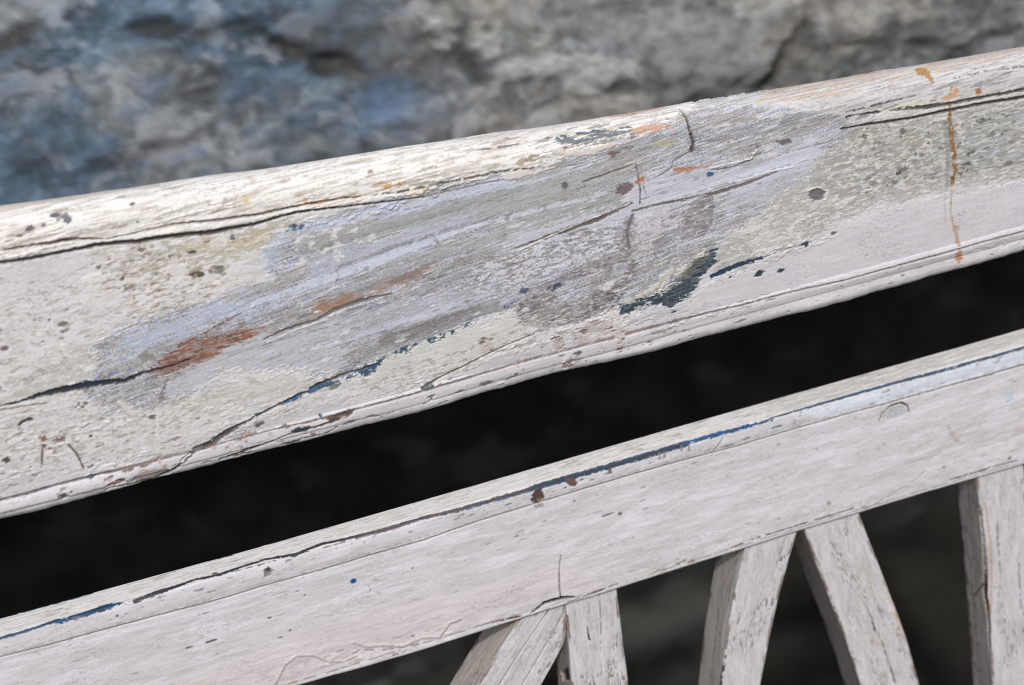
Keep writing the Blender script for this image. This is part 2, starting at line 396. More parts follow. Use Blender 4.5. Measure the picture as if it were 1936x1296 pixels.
# ---------------- top rail
def build_top():
    xs = spaced(-0.305, 0.345, 0.00042, -0.60, 0.66, 0.004)
    pf = np.polyfit([-.2276, -.1075, .0172, .1441, .3195], [.9595, .9495, .9405, .9332, .9230], 2)
    zc = np.polyval(pf, np.clip(xs, -.30, .36))+.0036
    zb = np.interp(xs, [-.27, -.1, 0, .13, .32], [.8290, .8262, .8258, .8228, .8222])-.0012
    r = .013; r2 = .0055
    nb, nq, nf, na, na2, nk = 8, 22, 310, 76, 14, 10
    ys, zs, Ts = [], [], []
    for i, x in enumerate(xs):
        f = np.linspace(0, 1, nf, endpoint=False); zz = zb[i]+r2+(zc[i]-zb[i]-r2)*f
        bul = -0.0022*np.sin(np.pi*np.clip((f-.05)/.9, 0, 1))**0.8
        bul = bul-.0013*np.clip(1-((zz-.8345)/.0042)**2, 0, 1)**.6
        y = np.concatenate([np.linspace(2*r-.001, r2, nb, endpoint=False),
                            r2-r2*np.sin(np.linspace(0, np.pi/2, nq, endpoint=False)), bul])
        z = np.concatenate([np.full(nb, zb[i]), zb[i]+r2-r2*np.cos(np.linspace(0, np.pi/2, nq, endpoint=False)), zz])
        th = np.concatenate([np.linspace(0, 2.2, na, endpoint=False), np.linspace(2.2, np.pi, na2, endpoint=False)])
        y = np.concatenate([y, r-r*np.cos(th), np.full(nk, 2*r)]); z = np.concatenate([z, zc[i]+r*np.sin(th), np.linspace(zc[i], zb[i]+.001, nk)])
        T = np.concatenate([zb[i]+r2-r2*np.pi/2-np.linspace(2*r-r2, 0, nb, endpoint=False), zb[i]+r2-r2*(np.pi/2-np.linspace(0, np.pi/2, nq, endpoint=False)), zz, zc[i]+r*th,
                            zc[i]+r*np.pi+np.linspace(0, .1, nk)])
        ys.append(y); zs.append(z); Ts.append(T)
    Y, Z, T = map(np.array, (ys, zs, Ts)); X = np.repeat(xs[:, None], Y.shape[1], 1)
    k = Skin(np.stack([X, Y, Z], -1), X, T, seed=1); k.zb = zb[:, None]
    ctr = np.stack([X*1.0, np.full_like(X, r), np.repeat(((zc+zb)/2)[:, None], Y.shape[1], 1)], -1)
    if ((k.P-ctr)*k.N).sum(2).mean() < 0:
        k.N = -k.N; k.I = None
    face = (k.N*(k.P-CC)).sum(2) < 0
    I, J = np.meshgrid(np.arange(1, k.n-1, 4), np.arange(1, k.m-1, 3), indexing='ij'); ok = face[I, J]
    k.I, k.J = I[ok], J[ok]; k.qx, k.qy = k.px[k.I, k.J], k.py[k.I, k.J]
    return k
def paint_top(k):
    A = k.area; Ln = k.line
    W = (slice(0, k.n), slice(0, k.m))
    k.base(WHITE, WHITE2, 30, 4, 1)
    # gentle waviness of the old wood
    k.h += 0.9*k.nz(W, 90, 30, 2, 60)+0.16*k.nz(W, 24, 8, 3, 61)
    k.shear = -0.03
    # ---- rounded top edge, cream, streaked
    A([(-60, 380), (500, 300), (968, 235), (1330, 185), (1340, 240), (1180, 300), (968, 330), (600, 392), (200, 455), (-60, 505)], CREAM, (229, 225, 222), amp=4, soft=5, sd=2, ca=24, cb=1.6)
    A([(-60, 370), (500, 300), (968, 235), (1330, 185), (1340, 240), (1180, 300), (968, 330), (600, 392), (200, 455), (-60, 505)], (196, 188, 178), (182, 172, 160), amp=4, soft=5, op=.7, thr=.16, ta=26, tb=1.6, sd=3, lev=.12)
    A([(400, 310), (1300, 190), (1330, 240), (968, 330), (600, 390), (420, 420)], (172, 162, 150), amp=4, soft=5, op=.55, thr=.26, ta=9, tb=2.2, sd=4)
    A([(-60, 385), (300, 335), (300, 352), (-60, 412)], (188, 172, 152), amp=4, soft=5, op=.6, sd=6)
    # right part of the top edge: washed grey
    A([(1290, 170), (1936, 70), (2040, 50), (2040, 190), (1936, 205), (1620, 250), (1400, 300), (1290, 300)], (206, 202, 200), (188, 184, 182), amp=26, soft=10, sd=7, ca=26, cb=1.3, lev=.22)
    A([(1290, 170), (1936, 70), (2040, 50), (2040, 190), (1936, 205), (1620, 250), (1400, 300), (1290, 300)], (150, 147, 146), amp=8, soft=4, op=.65, thr=.16, ta=22, tb=1.1, sd=8, dh=-.05)
    A([(1430, 170), (1936, 85), (1936, 108), (1700, 150), (1560, 185), (1430, 205)], (192, 160, 128), amp=10, soft=6, op=.55, thr=.0, ta=26, tb=1.3, sd=9)
    # ---- left field: khaki mottling under the white
    LF = [(-60, 560), (120, 500), (260, 452), (560, 405), (660, 430), (620, 560), (300, 610), (190, 680), (170, 735), (-60, 800)]
    k.shear = -0.02
    A(LF, (204, 200, 199), (210, 206, 207), amp=30, soft=16, op=.75, sd=11, lev=.18)
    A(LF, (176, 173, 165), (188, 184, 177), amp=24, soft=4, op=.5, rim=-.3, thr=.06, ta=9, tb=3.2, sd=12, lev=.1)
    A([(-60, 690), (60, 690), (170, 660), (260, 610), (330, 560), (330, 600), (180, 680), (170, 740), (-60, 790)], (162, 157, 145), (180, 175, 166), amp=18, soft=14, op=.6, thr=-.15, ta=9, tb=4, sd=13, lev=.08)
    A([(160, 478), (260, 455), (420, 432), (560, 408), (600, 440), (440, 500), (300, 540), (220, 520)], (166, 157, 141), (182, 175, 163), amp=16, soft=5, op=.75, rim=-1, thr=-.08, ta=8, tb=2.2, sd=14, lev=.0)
    A([(330, 470), (420, 450), (520, 435), (500, 460), (400, 480)], (188, 170, 128), amp=12, soft=10, op=.4, sd=15)
    A([(190, 500), (330, 480), (430, 520), (400, 570), (280, 600), (200, 560)], (150, 134, 112), amp=8, soft=5, op=.8, thr=.18, ta=5, tb=1.7, sd=16, lev=-.05)
    k.chips([(130, 480), (460, 440), (470, 560), (260, 620), (150, 560)], 60, (2, 9), [(206, 200, 198), (214, 208, 204), (196, 190, 186)], 21, lev=.32)
    k.chips([(130, 470), (400, 450), (300, 560), (140, 530)], 34, (1.2, 4), [(90, 78, 70), (120, 100, 84), DARK], 22, lev=-.15)
    k.chips([(-10, 520), (300, 560), (240, 680), (-10, 760)], 70, (2, 12), [(208, 202, 200), (204, 197, 196)], 23, lev=.3, op=(.4, .9))
    k.chips([(-10, 560), (300, 600), (100, 700), (-10, 740)], 16, (1.2, 4), [(120, 104, 96), (96, 84, 80)], 24, lev=-.1)
    # ---- blue-grey bare zone
    BZ = [(180, 655), (225, 622), (330, 590), (420, 560), (520, 530), (500, 480), (560, 440), (700, 392), (840, 352), (1000, 322), (1110, 285), (1200, 262), (1330, 205), (1480, 205), (1580, 222), (1640, 245), (1600, 300), (1530, 350), (1480, 400), (1380, 440), (1350, 470), (1330, 520), (1180, 585), (1130, 600), (1000, 596), (960, 585), (860, 622), (780, 650), (720, 672), (690, 700), (640, 712), (560, 700), (430, 700), (330, 770), (190, 780), (160, 740), (185, 700)]
    k.shear = -0.115
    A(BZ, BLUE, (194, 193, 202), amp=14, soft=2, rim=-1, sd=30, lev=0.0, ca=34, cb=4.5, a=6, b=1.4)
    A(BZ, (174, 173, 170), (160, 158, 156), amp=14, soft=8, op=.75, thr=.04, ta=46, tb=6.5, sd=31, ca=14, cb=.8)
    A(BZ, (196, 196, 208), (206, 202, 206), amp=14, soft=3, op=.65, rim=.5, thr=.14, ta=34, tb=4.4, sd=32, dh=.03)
    A(BZ, (144, 144, 148), (124, 122, 126), amp=8, soft=3, op=.7, thr=.22, ta=26, tb=.9, sd=33, dh=-.06)
    A(BZ, (126, 122, 118), amp=8, soft=4, op=.5, thr=.30, ta=16, tb=.45, sd=34, dh=-.03)
    A(BZ, (204, 200, 200), amp=10, soft=4, op=.55, thr=.36, ta=6, tb=2.0, sd=35, dh=.08)
    A(BZ, (112, 108, 110), amp=8, soft=3, op=.85, thr=.22, ta=11, tb=.42, sd=301, dh=-.06)
    A(BZ, (150, 140, 130), amp=8, soft=4, op=.5, thr=.12, ta=30, tb=1.6, sd=302)
    A(BZ, (96, 92, 96), amp=8, soft=4, op=.6, thr=.40, ta=9, tb=.5, sd=303, dh=-.06)
    # grey silvery upper middle
    A([(600, 410), (960, 335), (1180, 300), (1190, 360), (1180, 400), (960, 460), (780, 500), (640, 520), (560, 500)], (164, 163, 160), (150, 148, 146), amp=16, soft=12, op=.75, thr=-.2, ta=34, tb=3., sd=36, ca=16, cb=.7)
    A([(700, 420), (860, 380), (1000, 350), (1130, 320), (1000, 375), (860, 420)], (148, 146, 142), (170, 172, 178), amp=12, soft=6, op=.6, thr=-.05, ta=22, tb=1.2, sd=37)
    A([(220, 640), (330, 600), (470, 560), (520, 575), (420, 610), (330, 640), (240, 670)], (178, 186, 206), amp=18, soft=10, op=.6, sd=38)
    A([(560, 500), (800, 430), (900, 400), (900, 420), (760, 480), (600, 540)], (182, 186, 204), amp=14, soft=12, op=.55, sd=39)
    A([(560, 425), (960, 338), (970, 350), (760, 400), (580, 440)], (188, 194, 212), amp=7, soft=5, op=.7, sd=40)
    A([(490, 480), (530, 440), (560, 440), (530, 480), (510, 510)], (172, 186, 202), amp=8, soft=8, op=.5, sd=41)
    A([(960, 440), (1180, 390), (1200, 340), (1400, 300), (1540, 260), (1560, 300), (1460, 350), (1280, 400), (1180, 420), (990, 470)], (184, 185, 198), (198, 195, 201), amp=14, soft=6, op=.75, sd=42)
    A([(1400, 330), (1500, 300), (1560, 310), (1540, 350), (1440, 390), (1380, 400)], (178, 184, 200), (186, 180, 182), amp=14, soft=8, op=.6, sd=43)
    A([(640, 600), (900, 540), (960, 520), (930, 580), (860, 600), (700, 650), (650, 650)], (176, 180, 194), (168, 166, 165), amp=10, soft=8, op=.6, sd=44)
    A([(430, 640), (640, 610), (650, 700), (560, 720), (420, 720), (340, 770), (310, 730)], (184, 184, 197), (186, 181, 178), amp=12, soft=8, op=.75, sd=45)
    # long diagonal streaks of the bare grain
    for q, (P_, w_, c, o_) in enumerate((
        ([(480, 575), (620, 530), (780, 470), (960, 405)], [5, 9, 9, 3], (196, 199, 214), .8), ([(500, 600), (650, 556), (800, 500), (900, 462)], [3, 6, 5, 2], (150, 148, 150), .8),
        ([(640, 600), (800, 548), (900, 512), (1000, 470)], [3, 5, 4, 2], (146, 146, 152), .7), ([(620, 655), (760, 610), (900, 565), (960, 545)], [4, 6, 5, 2], (192, 193, 206), .8),
        ([(560, 480), (700, 440), (860, 396), (1000, 352)], [2, 4, 4, 2], (140, 140, 142), .7), ([(640, 505), (760, 462), (900, 420), (1040, 388)], [2, 3, 3, 1], (124, 122, 124), .7),
        ([(700, 405), (840, 378), (1000, 346), (1100, 318)], [2, 5, 4, 2], (184, 188, 200), .7), ([(860, 440), (1000, 402), (1150, 366)], [3, 6, 2], (194, 194, 204), .8),
        ([(960, 500), (1080, 462), (1190, 430)], [2, 4, 2], (150, 148, 154), .7), ([(1210, 392), (1340, 352), (1460, 316), (1560, 290)], [3, 6, 6, 2], (196, 196, 208), .75),
        ([(1230, 348), (1340, 330), (1440, 300)], [1, 3, 1], (150, 150, 152), .6), ([(720, 640), (820, 606), (940, 572)], [2, 5, 2], (110, 106, 108), .7),
        ([(330, 668), (400, 640), (480, 606), (560, 576)], [1, 2, 2, 1], (130, 124, 126), .6), ([(430, 672), (560, 632), (640, 612)], [1, 3, 1], (150, 152, 162), .7),
        ([(1300, 250), (1450, 222), (1600, 196)], [2, 4, 2], (206, 203, 204), .7), ([(1320, 268), (1440, 250), (1560, 232)], [1, 3, 1], (140, 138, 140), .6))):
        Ln(P_, w_, c, amp=6, soft=3, op=o_, sd=600+q, gap=-.35, a=12., b=.8)
        Ln([(x, y+w_[1]*.9) for x, y in P_], .8, (104, 100, 104), amp=1.6, soft=1, op=.7, sd=640+q, gap=-.05, dh=-.15)
    # speckled crust patches
    k.shear = -0.04
    A([(890, 510), (960, 480), (1120, 440), (1170, 420), (1170, 480), (1060, 510), (960, 550), (900, 560)], (200, 197, 204), (188, 186, 196), amp=10, soft=2, op=.85, rim=.8, thr=-.02, ta=6, tb=3, sd=46, lev=.2)
    k.chips([(1060, 440), (1170, 425), (1160, 480), (1040, 490)], 30, (1, 4), [(130, 122, 130), (110, 108, 118)], 47, lev=-.08)
    # dark grey worn hollows, right of the middle
    A([(1180, 415), (1196, 410), (1196, 470), (1190, 500), (1110, 520), (1000, 560), (1090, 510), (1170, 480)], (118, 110, 114), (140, 134, 136), amp=7, soft=3, op=.9, rim=-.7, sd=50, lev=-.12, ca=9, cb=.6)
    A([(1080, 590), (1120, 560), (1180, 530), (1198, 495), (1200, 520), (1170, 575), (1110, 606), (1060, 622), (1020, 625), (1040, 600)], (100, 92, 96), (128, 122, 124), amp=7, soft=4, rim=-.7, sd=51, lev=-.15, ca=9, cb=.6)
    A([(985, 570), (1030, 556), (1060, 558), (1010, 600), (975, 622), (980, 596)], (132, 124, 122), (112, 104, 104), amp=5, soft=3, rim=-.7, sd=52, lev=-.1)
    A([(985, 596), (1080, 575), (1130, 552), (1090, 602), (1030, 625), (980, 625)], (150, 148, 138), (132, 128, 122), amp=7, soft=6, op=.75, sd=53, lev=-.08)
    A([(1300, 392), (1345, 364), (1352, 380), (1346, 430), (1330, 450), (1296, 456), (1284, 436), (1300, 420)], (126, 118, 124), (146, 140, 144), amp=4, soft=2, rim=-.7, sd=54, lev=-.2, ca=8, cb=.8)
    A([(1236, 440), (1260, 425), (1268, 450), (1250, 480), (1236, 480)], (128, 122, 128), amp=6, soft=5, op=.85, sd=55, lev=-.12)
    A([(1200, 415), (1240, 400), (1290, 395), (1280, 430), (1240, 450), (1205, 450)], (192, 186, 192), amp=5, soft=3, op=.8, sd=56, lev=.2)
    for q, P_ in enumerate(([(1196, 410), (1196, 470), (1190, 500), (1110, 520), (1000, 560), (1090, 510), (1170, 480)], [(1080, 590), (1120, 560), (1180, 530), (1198, 495), (1200, 520), (1170, 575), (1110, 606), (1020, 625)],
                            [(985, 570), (1030, 556), (1060, 558), (1010, 600), (975, 622)], [(1300, 392), (1345, 364), (1352, 380), (1346, 430), (1330, 450), (1296, 456), (1284, 436)], [(985, 596), (1130, 552), (1090, 602), (980, 625)])):
        A(P_, (174, 171, 174), (156, 152, 154), amp=9, soft=2, op=.75, thr=.04, ta=11, tb=.9, sd=510+q, dh=.04)
        A(P_, (84, 78, 82), amp=9, soft=2, op=.6, thr=.24, ta=9, tb=.6, sd=520+q, dh=-.08)
        A(P_, (198, 194, 196), amp=9, soft=2, op=.8, thr=.3, ta=4, tb=1.6, sd=530+q, dh=.12)
    # brown diagonal hollow streak
    Ln([(975, 470), (1060, 440), (1130, 415), (1195, 385)], [1, 4, 5, 2], (112, 102, 100), (84, 76, 74), amp=3, sd=57, dh=-.5)
    Ln([(980, 474), (1070, 434), (1150, 402), (1190, 386)], 1.3, (206, 200, 198), amp=1.5, sd=58, dh=.35)
    Ln([(1196, 400), (1240, 388), (1340, 370), (1420, 345), (1470, 325)], [2, 2, 4, 3, 1], (96, 88, 86), (120, 112, 112), amp=3, sd=59, dh=-.4)
    Ln([(1340, 360), (1400, 342), (1450, 326), (1500, 316)], 1.5, (208, 202, 200), amp=1.5, sd=60, dh=.3)
    # ---- right mottled khaki-green field
    RF = [(1345, 470), (1400, 430), (1500, 350), (1590, 270), (1640, 232), (1936, 200), (2040, 185), (2040, 320), (1936, 336), (1850, 350), (1720, 372), (1640, 392), (1570, 425), (1560, 440), (1430, 490), (1370, 520), (1345, 500)]
    k.shear = -0.02
    A(RF, (164, 161, 155), (180, 177, 171), amp=18, soft=6, op=.85, rim=-.6, sd=61, lev=.12, ca=16, cb=1.6)
    A([(1600, 250), (1936, 196), (2040, 185), (2040, 290), (1936, 310), (1800, 340), (1640, 370), (1560, 380), (1540, 330)], (140, 137, 128), (156, 153, 146), amp=24, soft=18, op=.7, thr=-.1, ta=16, tb=2.6, sd=62, lev=.05)
    A([(1600, 240), (1936, 190), (2040, 175), (2040, 290), (1936, 310), (1640, 380)], (106, 104, 96), amp=10, soft=6, op=.6, thr=.24, ta=9, tb=.9, sd=63, lev=.0)
    A(RF, (198, 195, 191), (186, 183, 178), amp=8, soft=2, op=.8, rim=1, thr=.2, ta=7, tb=2.4, sd=64, lev=.24)
    A([(1800, 220), (1936, 200), (1936, 300), (1800, 330)], (160, 162, 172), amp=8, soft=5, op=.5, thr=.05, ta=16, tb=1.4, sd=65)
    k.chips([(1610, 260), (1780, 235), (1790, 330), (1640, 370), (1600, 330)], 90, (1.5, 7), [(200, 198, 190), (188, 186, 176), (176, 182, 184)], 66, lev=.22, asp=(.8, 2.4))
    k.chips([(1610, 260), (1920, 210), (1920, 310), (1640, 370)], 90, (1.2, 5), [(84, 82, 74), (104, 100, 88), (92, 92, 92)], 67, lev=.0, asp=(1, 3))
    k.chips([(1380, 440), (1560, 360), (1600, 400), (1430, 490)], 60, (1.5, 9), [(206, 200, 196), (196, 190, 184)], 68, lev=.28)
    # ---- lower khaki band between the bare zone and the white
    LB = [(-60, 770), (160, 750), (200, 785), (340, 772), (440, 705), (560, 705), (650, 715), (700, 700), (760, 662), (870, 626), (960, 592), (1010, 625), (1110, 612), (1170, 582), (1190, 600), (1150, 640), (1050, 640), (960, 660), (860, 715), (800, 735), (650, 760), (500, 790), (440, 820), (300, 860), (200, 880), (-60, 905)]
    A(LB, (203, 199, 197), (210, 206, 206), amp=18, soft=8, op=.7, sd=70, lev=.18)
    A(LB, (168, 165, 157), amp=10, soft=3, op=.55, thr=.15, ta=10, tb=2.6, sd=71)
    A(LB, (206, 199, 196), amp=8, soft=2, op=.85, rim=1, thr=.12, ta=9, tb=2.8, sd=72, lev=.3)
    A([(300, 760), (430, 735), (560, 715), (560, 735), (430, 765), (310, 790)], (190, 180, 166), amp=14, soft=12, op=.35, sd=73)
    # white upper left returns over it
    A([(-60, 500), (100, 480), (180, 470), (140, 540), (60, 560), (-60, 600)], WHITE, WHITE2, amp=16, soft=8, op=.8, sd=74, lev=.25)
    # clean white lower border with a raised ragged lip
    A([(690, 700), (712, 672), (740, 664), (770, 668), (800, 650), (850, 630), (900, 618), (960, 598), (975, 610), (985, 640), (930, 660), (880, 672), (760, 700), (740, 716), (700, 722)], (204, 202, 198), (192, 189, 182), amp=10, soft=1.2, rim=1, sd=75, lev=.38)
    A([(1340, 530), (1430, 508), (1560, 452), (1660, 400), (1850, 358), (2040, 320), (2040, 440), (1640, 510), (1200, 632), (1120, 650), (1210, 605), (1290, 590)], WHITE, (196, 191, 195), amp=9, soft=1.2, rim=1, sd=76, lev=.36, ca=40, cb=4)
    A([(-60, 905), (120, 880), (400, 842), (560, 780), (860, 725), (1000, 660), (1200, 634), (1936, 425), (2040, 400), (2040, 500), (968, 760), (-60, 1010)], (202, 198, 202), (193, 188, 190), amp=6, soft=5, op=.85, sd=77, ca=40, cb=4)
    # lips round the dark flakes
    Ln([(1185, 600), (1210, 575), (1245, 560), (1262, 530), (1300, 505), (1330, 480)], 7, (200, 196, 190), (186, 182, 172), amp=10, sd=78, lev=.4, gap=-.2)
    Ln([(1160, 588), (1200, 565), (1235, 548), (1250, 525), (1290, 500)], 6, (186, 182, 174), amp=10, sd=79, lev=.36, gap=-.1)
    # ---- navy / teal remnants of older paint
    A([(1172, 580), (1200, 570), (1250, 556), (1285, 540), (1300, 510), (1330, 482), (1356, 472), (1352, 495), (1330, 520), (1306, 560), (1280, 575), (1270, 590), (1252, 574), (1220, 575), (1190, 592), (1174, 594)], NAVY, (70, 84, 88), amp=7, soft=1.2, rim=-.8, sd=80, lev=-.1, ca=6, cb=.6)
    A([(1290, 520), (1310, 492), (1340, 486), (1320, 510), (1290, 535), (1275, 540)], (112, 112, 98), amp=6, soft=4, op=.75, sd=81)
    Ln([(1345, 522), (1370, 512), (1400, 500), (1440, 488)], [4, 5, 5, 3], (36, 56, 84), NAVY, amp=4, sd=82, lev=-.05)
    Ln([(1440, 488), (1470, 476), (1500, 466), (1522, 462)], [1.2, .8, .8, 1.5], (80, 78, 84), amp=2, sd=83, gap=-.1, lev=-.05)
    Ln([(630, 730), (690, 700), (760, 664), (850, 630), (900, 606), (975, 575)], [2, 5, 5, 4, 4, 2], (44, 62, 78), (40, 82, 108), amp=9, sd=84, gap=-.02, lev=-.08, a=5, b=.6)
    A([(640, 712), (700, 680), (760, 655), (860, 622), (950, 585), (940, 575), (850, 600), (740, 640), (650, 690)], (124, 126, 132), (150, 150, 150), amp=9, soft=5, op=.7, sd=85, ca=8, cb=.5)
    A([(720, 660), (780, 636), (860, 612), (940, 575), (880, 585), (780, 615), (722, 630)], (140, 132, 126), (110, 104, 104), amp=9, soft=5, op=.65, sd=86, ca=8, cb=.5)
    NZ = [(1172, 580), (1250, 556), (1300, 510), (1356, 472), (1330, 520), (1280, 575), (1252, 574), (1190, 592)]
    A(NZ, (120, 126, 124), amp=6, soft=2, op=.7, thr=.16, ta=8, tb=.5, sd=405)
    A(NZ, (28, 38, 52), amp=6, soft=2, op=.8, thr=.2, ta=8, tb=.5, sd=406, dh=-.08)
    A([(690, 690), (715, 688), (710, 705), (690, 712), (680, 702)], (60, 82, 104), amp=4, sd=87, lev=-.1)
    A([(1030, 262), (1070, 262), (1110, 250), (1170, 246), (1205, 252), (1170, 262), (1110, 275), (1070, 280), (1055, 272)], (78, 90, 102), (104, 112, 118), amp=6, soft=2, op=.9, thr=-.22, ta=10, tb=1, sd=88, lev=-.05, ca=6, cb=.5)
    Ln([(1010, 270), (1060, 260), (1120, 248), (1200, 240)], [1, 4, 3, 1], (92, 100, 110), amp=4, sd=89, gap=-.05)
    Ln([(900, 285), (950, 278), (985, 272)], [1, 2, 1], (104, 106, 114), amp=2, sd=90, gap=-.1)
    A([(1060, 286), (1100, 284), (1130, 274), (1160, 268), (1180, 272), (1120, 292), (1060, 300)], (212, 200, 188), amp=3, soft=2, op=.8, sd=91, lev=.35)
    A([(1150, 222), (1240, 204), (1260, 206), (1200, 216), (1150, 226)], (192, 152, 132), amp=5, soft=4, op=.7, sd=92)
    A([(1190, 245), (1230, 236), (1272, 232), (1270, 242), (1230, 250), (1200, 254)], (194, 146, 122), amp=5, soft=4, op=.8, sd=93)
    # ---- bare orange wood
    A([(285, 700), (320, 670), (345, 655), (390, 638), (470, 622), (496, 624), (480, 640), (430, 655), (400, 675), (330, 698), (300, 706)], ORANGE, (116, 90, 82), amp=9, soft=3.5, sd=100, lev=-.2, ca=9, cb=.35, a=9, b=.6)
    OZ = [(285, 700), (320, 670), (345, 655), (390, 638), (470, 622), (496, 624), (480, 640), (430, 655), (400, 675), (330, 698), (300, 706)]
    A(OZ, (158, 150, 146), amp=7, soft=2, op=.9, thr=.02, ta=14, tb=.8, sd=401)
    A(OZ, (150, 98, 66), amp=7, soft=2, op=.8, thr=.2, ta=10, tb=.5, sd=402)
    A(OZ, (92, 66, 60), amp=7, soft=2, op=.8, thr=.24, ta=9, tb=.5, sd=403, dh=-.1)
    A([(585, 595), (600, 572), (700, 545), (830, 500), (720, 552), (600, 600)], (150, 148, 148), amp=8, soft=2, op=.8, thr=.1, ta=14, tb=.8, sd=404)
    A([(290, 702), (330, 680), (400, 672), (350, 694), (310, 706)], (112, 76, 66), amp=5, soft=4, op=.7, sd=101)
    Ln([(340, 655), (380, 635), (420, 612), (460, 590), (490, 578)], [3, 1.6, 2, 1, .5], (142, 92, 70), (120, 96, 88), amp=3, sd=102, dh=-.2, gap=-.2)
    A([(585, 595), (600, 572), (640, 566), (700, 545), (780, 512), (830, 500), (790, 522), (720, 552), (650, 582), (600, 600)], (160, 124, 104), (140, 128, 122), amp=9, soft=8, sd=103, op=.8, lev=-.18, ca=8, cb=.6)
    A([(592, 600), (596, 574), (640, 570), (668, 560), (640, 582), (610, 590)], (166, 116, 86), (140, 112, 96), amp=7, soft=5, sd=104, op=.8, lev=-.2)
    A([(730, 535), (780, 515), (815, 500), (800, 520), (770, 540)], (128, 110, 104), amp=6, soft=4, op=.7, sd=105)
    A([(500, 640), (580, 600), (640, 590), (590, 612), (520, 640)], (152, 142, 132), amp=6, soft=5, op=.7, sd=106)
    A([(1275, 320), (1310, 314), (1345, 313), (1335, 320), (1300, 325), (1278, 326)], (170, 122, 98), amp=3, soft=2, sd=107, lev=-.1)
    A([(1200, 345), (1216, 336), (1218, 344), (1208, 350)], (170, 110, 80), amp=3, soft=2, sd=108)
    A([(1165, 356), (1190, 346), (1200, 350), (1185, 368), (1168, 366)], (112, 98, 100), amp=3, soft=2, sd=109, lev=-.2)
    A([(1150, 292), (1180, 283), (1196, 278), (1170, 292), (1158, 300)], (112, 92, 84), amp=3, soft=2, sd=110, lev=-.2)
    A([(1225, 275), (1250, 266), (1285, 268), (1260, 276)], (176, 168, 138), amp=4, soft=3, op=.8, sd=111)
    # yellow rust by the upper groove
    A([(570, 385), (620, 375), (680, 368), (690, 374), (640, 388), (580, 396)], (200, 146, 100), (216, 198, 178), amp=8, soft=3, op=.85, thr=-.08, ta=8, tb=1.6, sd=112, lev=.1)
    A([(708, 352), (740, 340), (764, 342), (745, 354), (715, 360)], (206, 152, 86), (180, 130, 74), amp=6, soft=2, op=.9, thr=-.2, ta=5, tb=1.4, sd=113)
    A([(760, 366), (800, 358), (812, 362), (780, 372)], (200, 164, 116), amp=4, soft=2, op=.7, sd=114)
    A([(770, 348), (800, 342), (832, 344), (810, 352), (775, 354)], (158, 154, 138), amp=3, soft=2, op=.8, sd=115, lev=.4)
    A([(458, 372), (468, 370), (472, 384), (462, 392)], (214, 184, 132), amp=3, soft=3, op=.7, sd=116)
    # rust run on the right, and rust spots above
    Ln([(1800, 168), (1794, 185), (1796, 230), (1800, 270), (1806, 320), (1800, 350)], [4, 3, 4, 5, 5, 4], (164, 118, 72), (100, 86, 70), amp=5, sd=120, gap=-.28, lev=-.1, a=1.5, b=5)
    Ln([(1786, 230), (1792, 300), (1790, 350)], 5, (142, 138, 132), amp=3, soft=3, op=.7, sd=121, a=1.5, b=5)
    Ln([(1800, 350), (1796, 400), (1806, 440), (1812, 462)], [2, 2, 4, 4], (176, 144, 120), (190, 168, 150), amp=3, sd=122, gap=-.5, a=1.5, b=5)
    Ln([(1784, 350), (1786, 420)], 2, (188, 182, 184), amp=1, sd=123, dh=.1, a=1.5, b=5)
    k.chips([(1788, 190), (1806, 186), (1814, 350), (1794, 352)], 46, (1, 4), [(184, 132, 76), (116, 88, 62), (90, 84, 74), (150, 104, 64), (196, 190, 182)], 811, asp=(.5, 1.4), lev=.0, op=(.6, 1))
    k.chips([(1792, 360), (1806, 358), (1820, 465), (1802, 468)], 22, (1, 3.5), [(184, 142, 106), (140, 104, 80), (200, 188, 178)], 812, asp=(.5, 1.4), dh=-.1, op=(.5, .9))
    A([(1806, 478), (1816, 476), (1822, 490), (1812, 500), (1806, 494)], (178, 120, 84), amp=4, soft=2, op=.9, sd=124, lev=.1)
    A([(1730, 130), (1748, 128), (1762, 142), (1764, 158), (1752, 148), (1736, 142)], (150, 116, 70), (176, 140, 96), amp=4, soft=2, sd=125, lev=-.1)
    A([(1776, 186), (1792, 178), (1808, 164), (1812, 176), (1796, 192), (1780, 194)], (190, 124, 76), (206, 176, 150), amp=4, soft=2, sd=126, lev=.1)
    A([(1842, 170), (1852, 166), (1856, 176), (1844, 182)], (170, 104, 58), amp=3, soft=2, sd=127)
    # ---- upper grooves
    A([(-60, 484), (120, 460), (420, 420), (640, 380), (800, 360), (800, 370), (640, 388), (420, 430), (120, 472), (-60, 502)], (226, 220, 214), amp=2, soft=3, op=.6, sd=129, dh=.5)
    g = dict(c2=(86, 76, 70), soft=1.0)
    Ln([(-60, 508), (0, 497), (60, 489), (130, 474), (180, 464), (250, 458), (330, 446), (400, 440), (480, 424), (560, 402), (640, 392), (720, 383), (800, 374)], [2, 2, 2.6, 2.2, 3, 3.4, 3.4, 4, 2.4, 1.8, 1.4, 1.1, .9], CRACK, (76, 66, 60), amp=2, soft=1.4, sd=130, lev=-1.5, wob=4)
    Ln([(800, 374), (900, 350), (968, 338), (1060, 316), (1180, 300)], [1.2, 1, 1, .7, .3], (120, 112, 108), amp=1.5, sd=131, dh=-.4, wob=3, gap=-.3)
    Ln([(-60, 478), (0, 474), (60, 464), (120, 455), (150, 452), (200, 452), (260, 440), (330, 424), (420, 416), (500, 404), (580, 386), (660, 374)], [1, 1, 1.6, 3.2, 2, .9, .9, 1.6, 2.2, 2, 1.6, 1], (86, 74, 68), (120, 104, 94), amp=2, soft=1.3, sd=132, lev=-.9, wob=3)
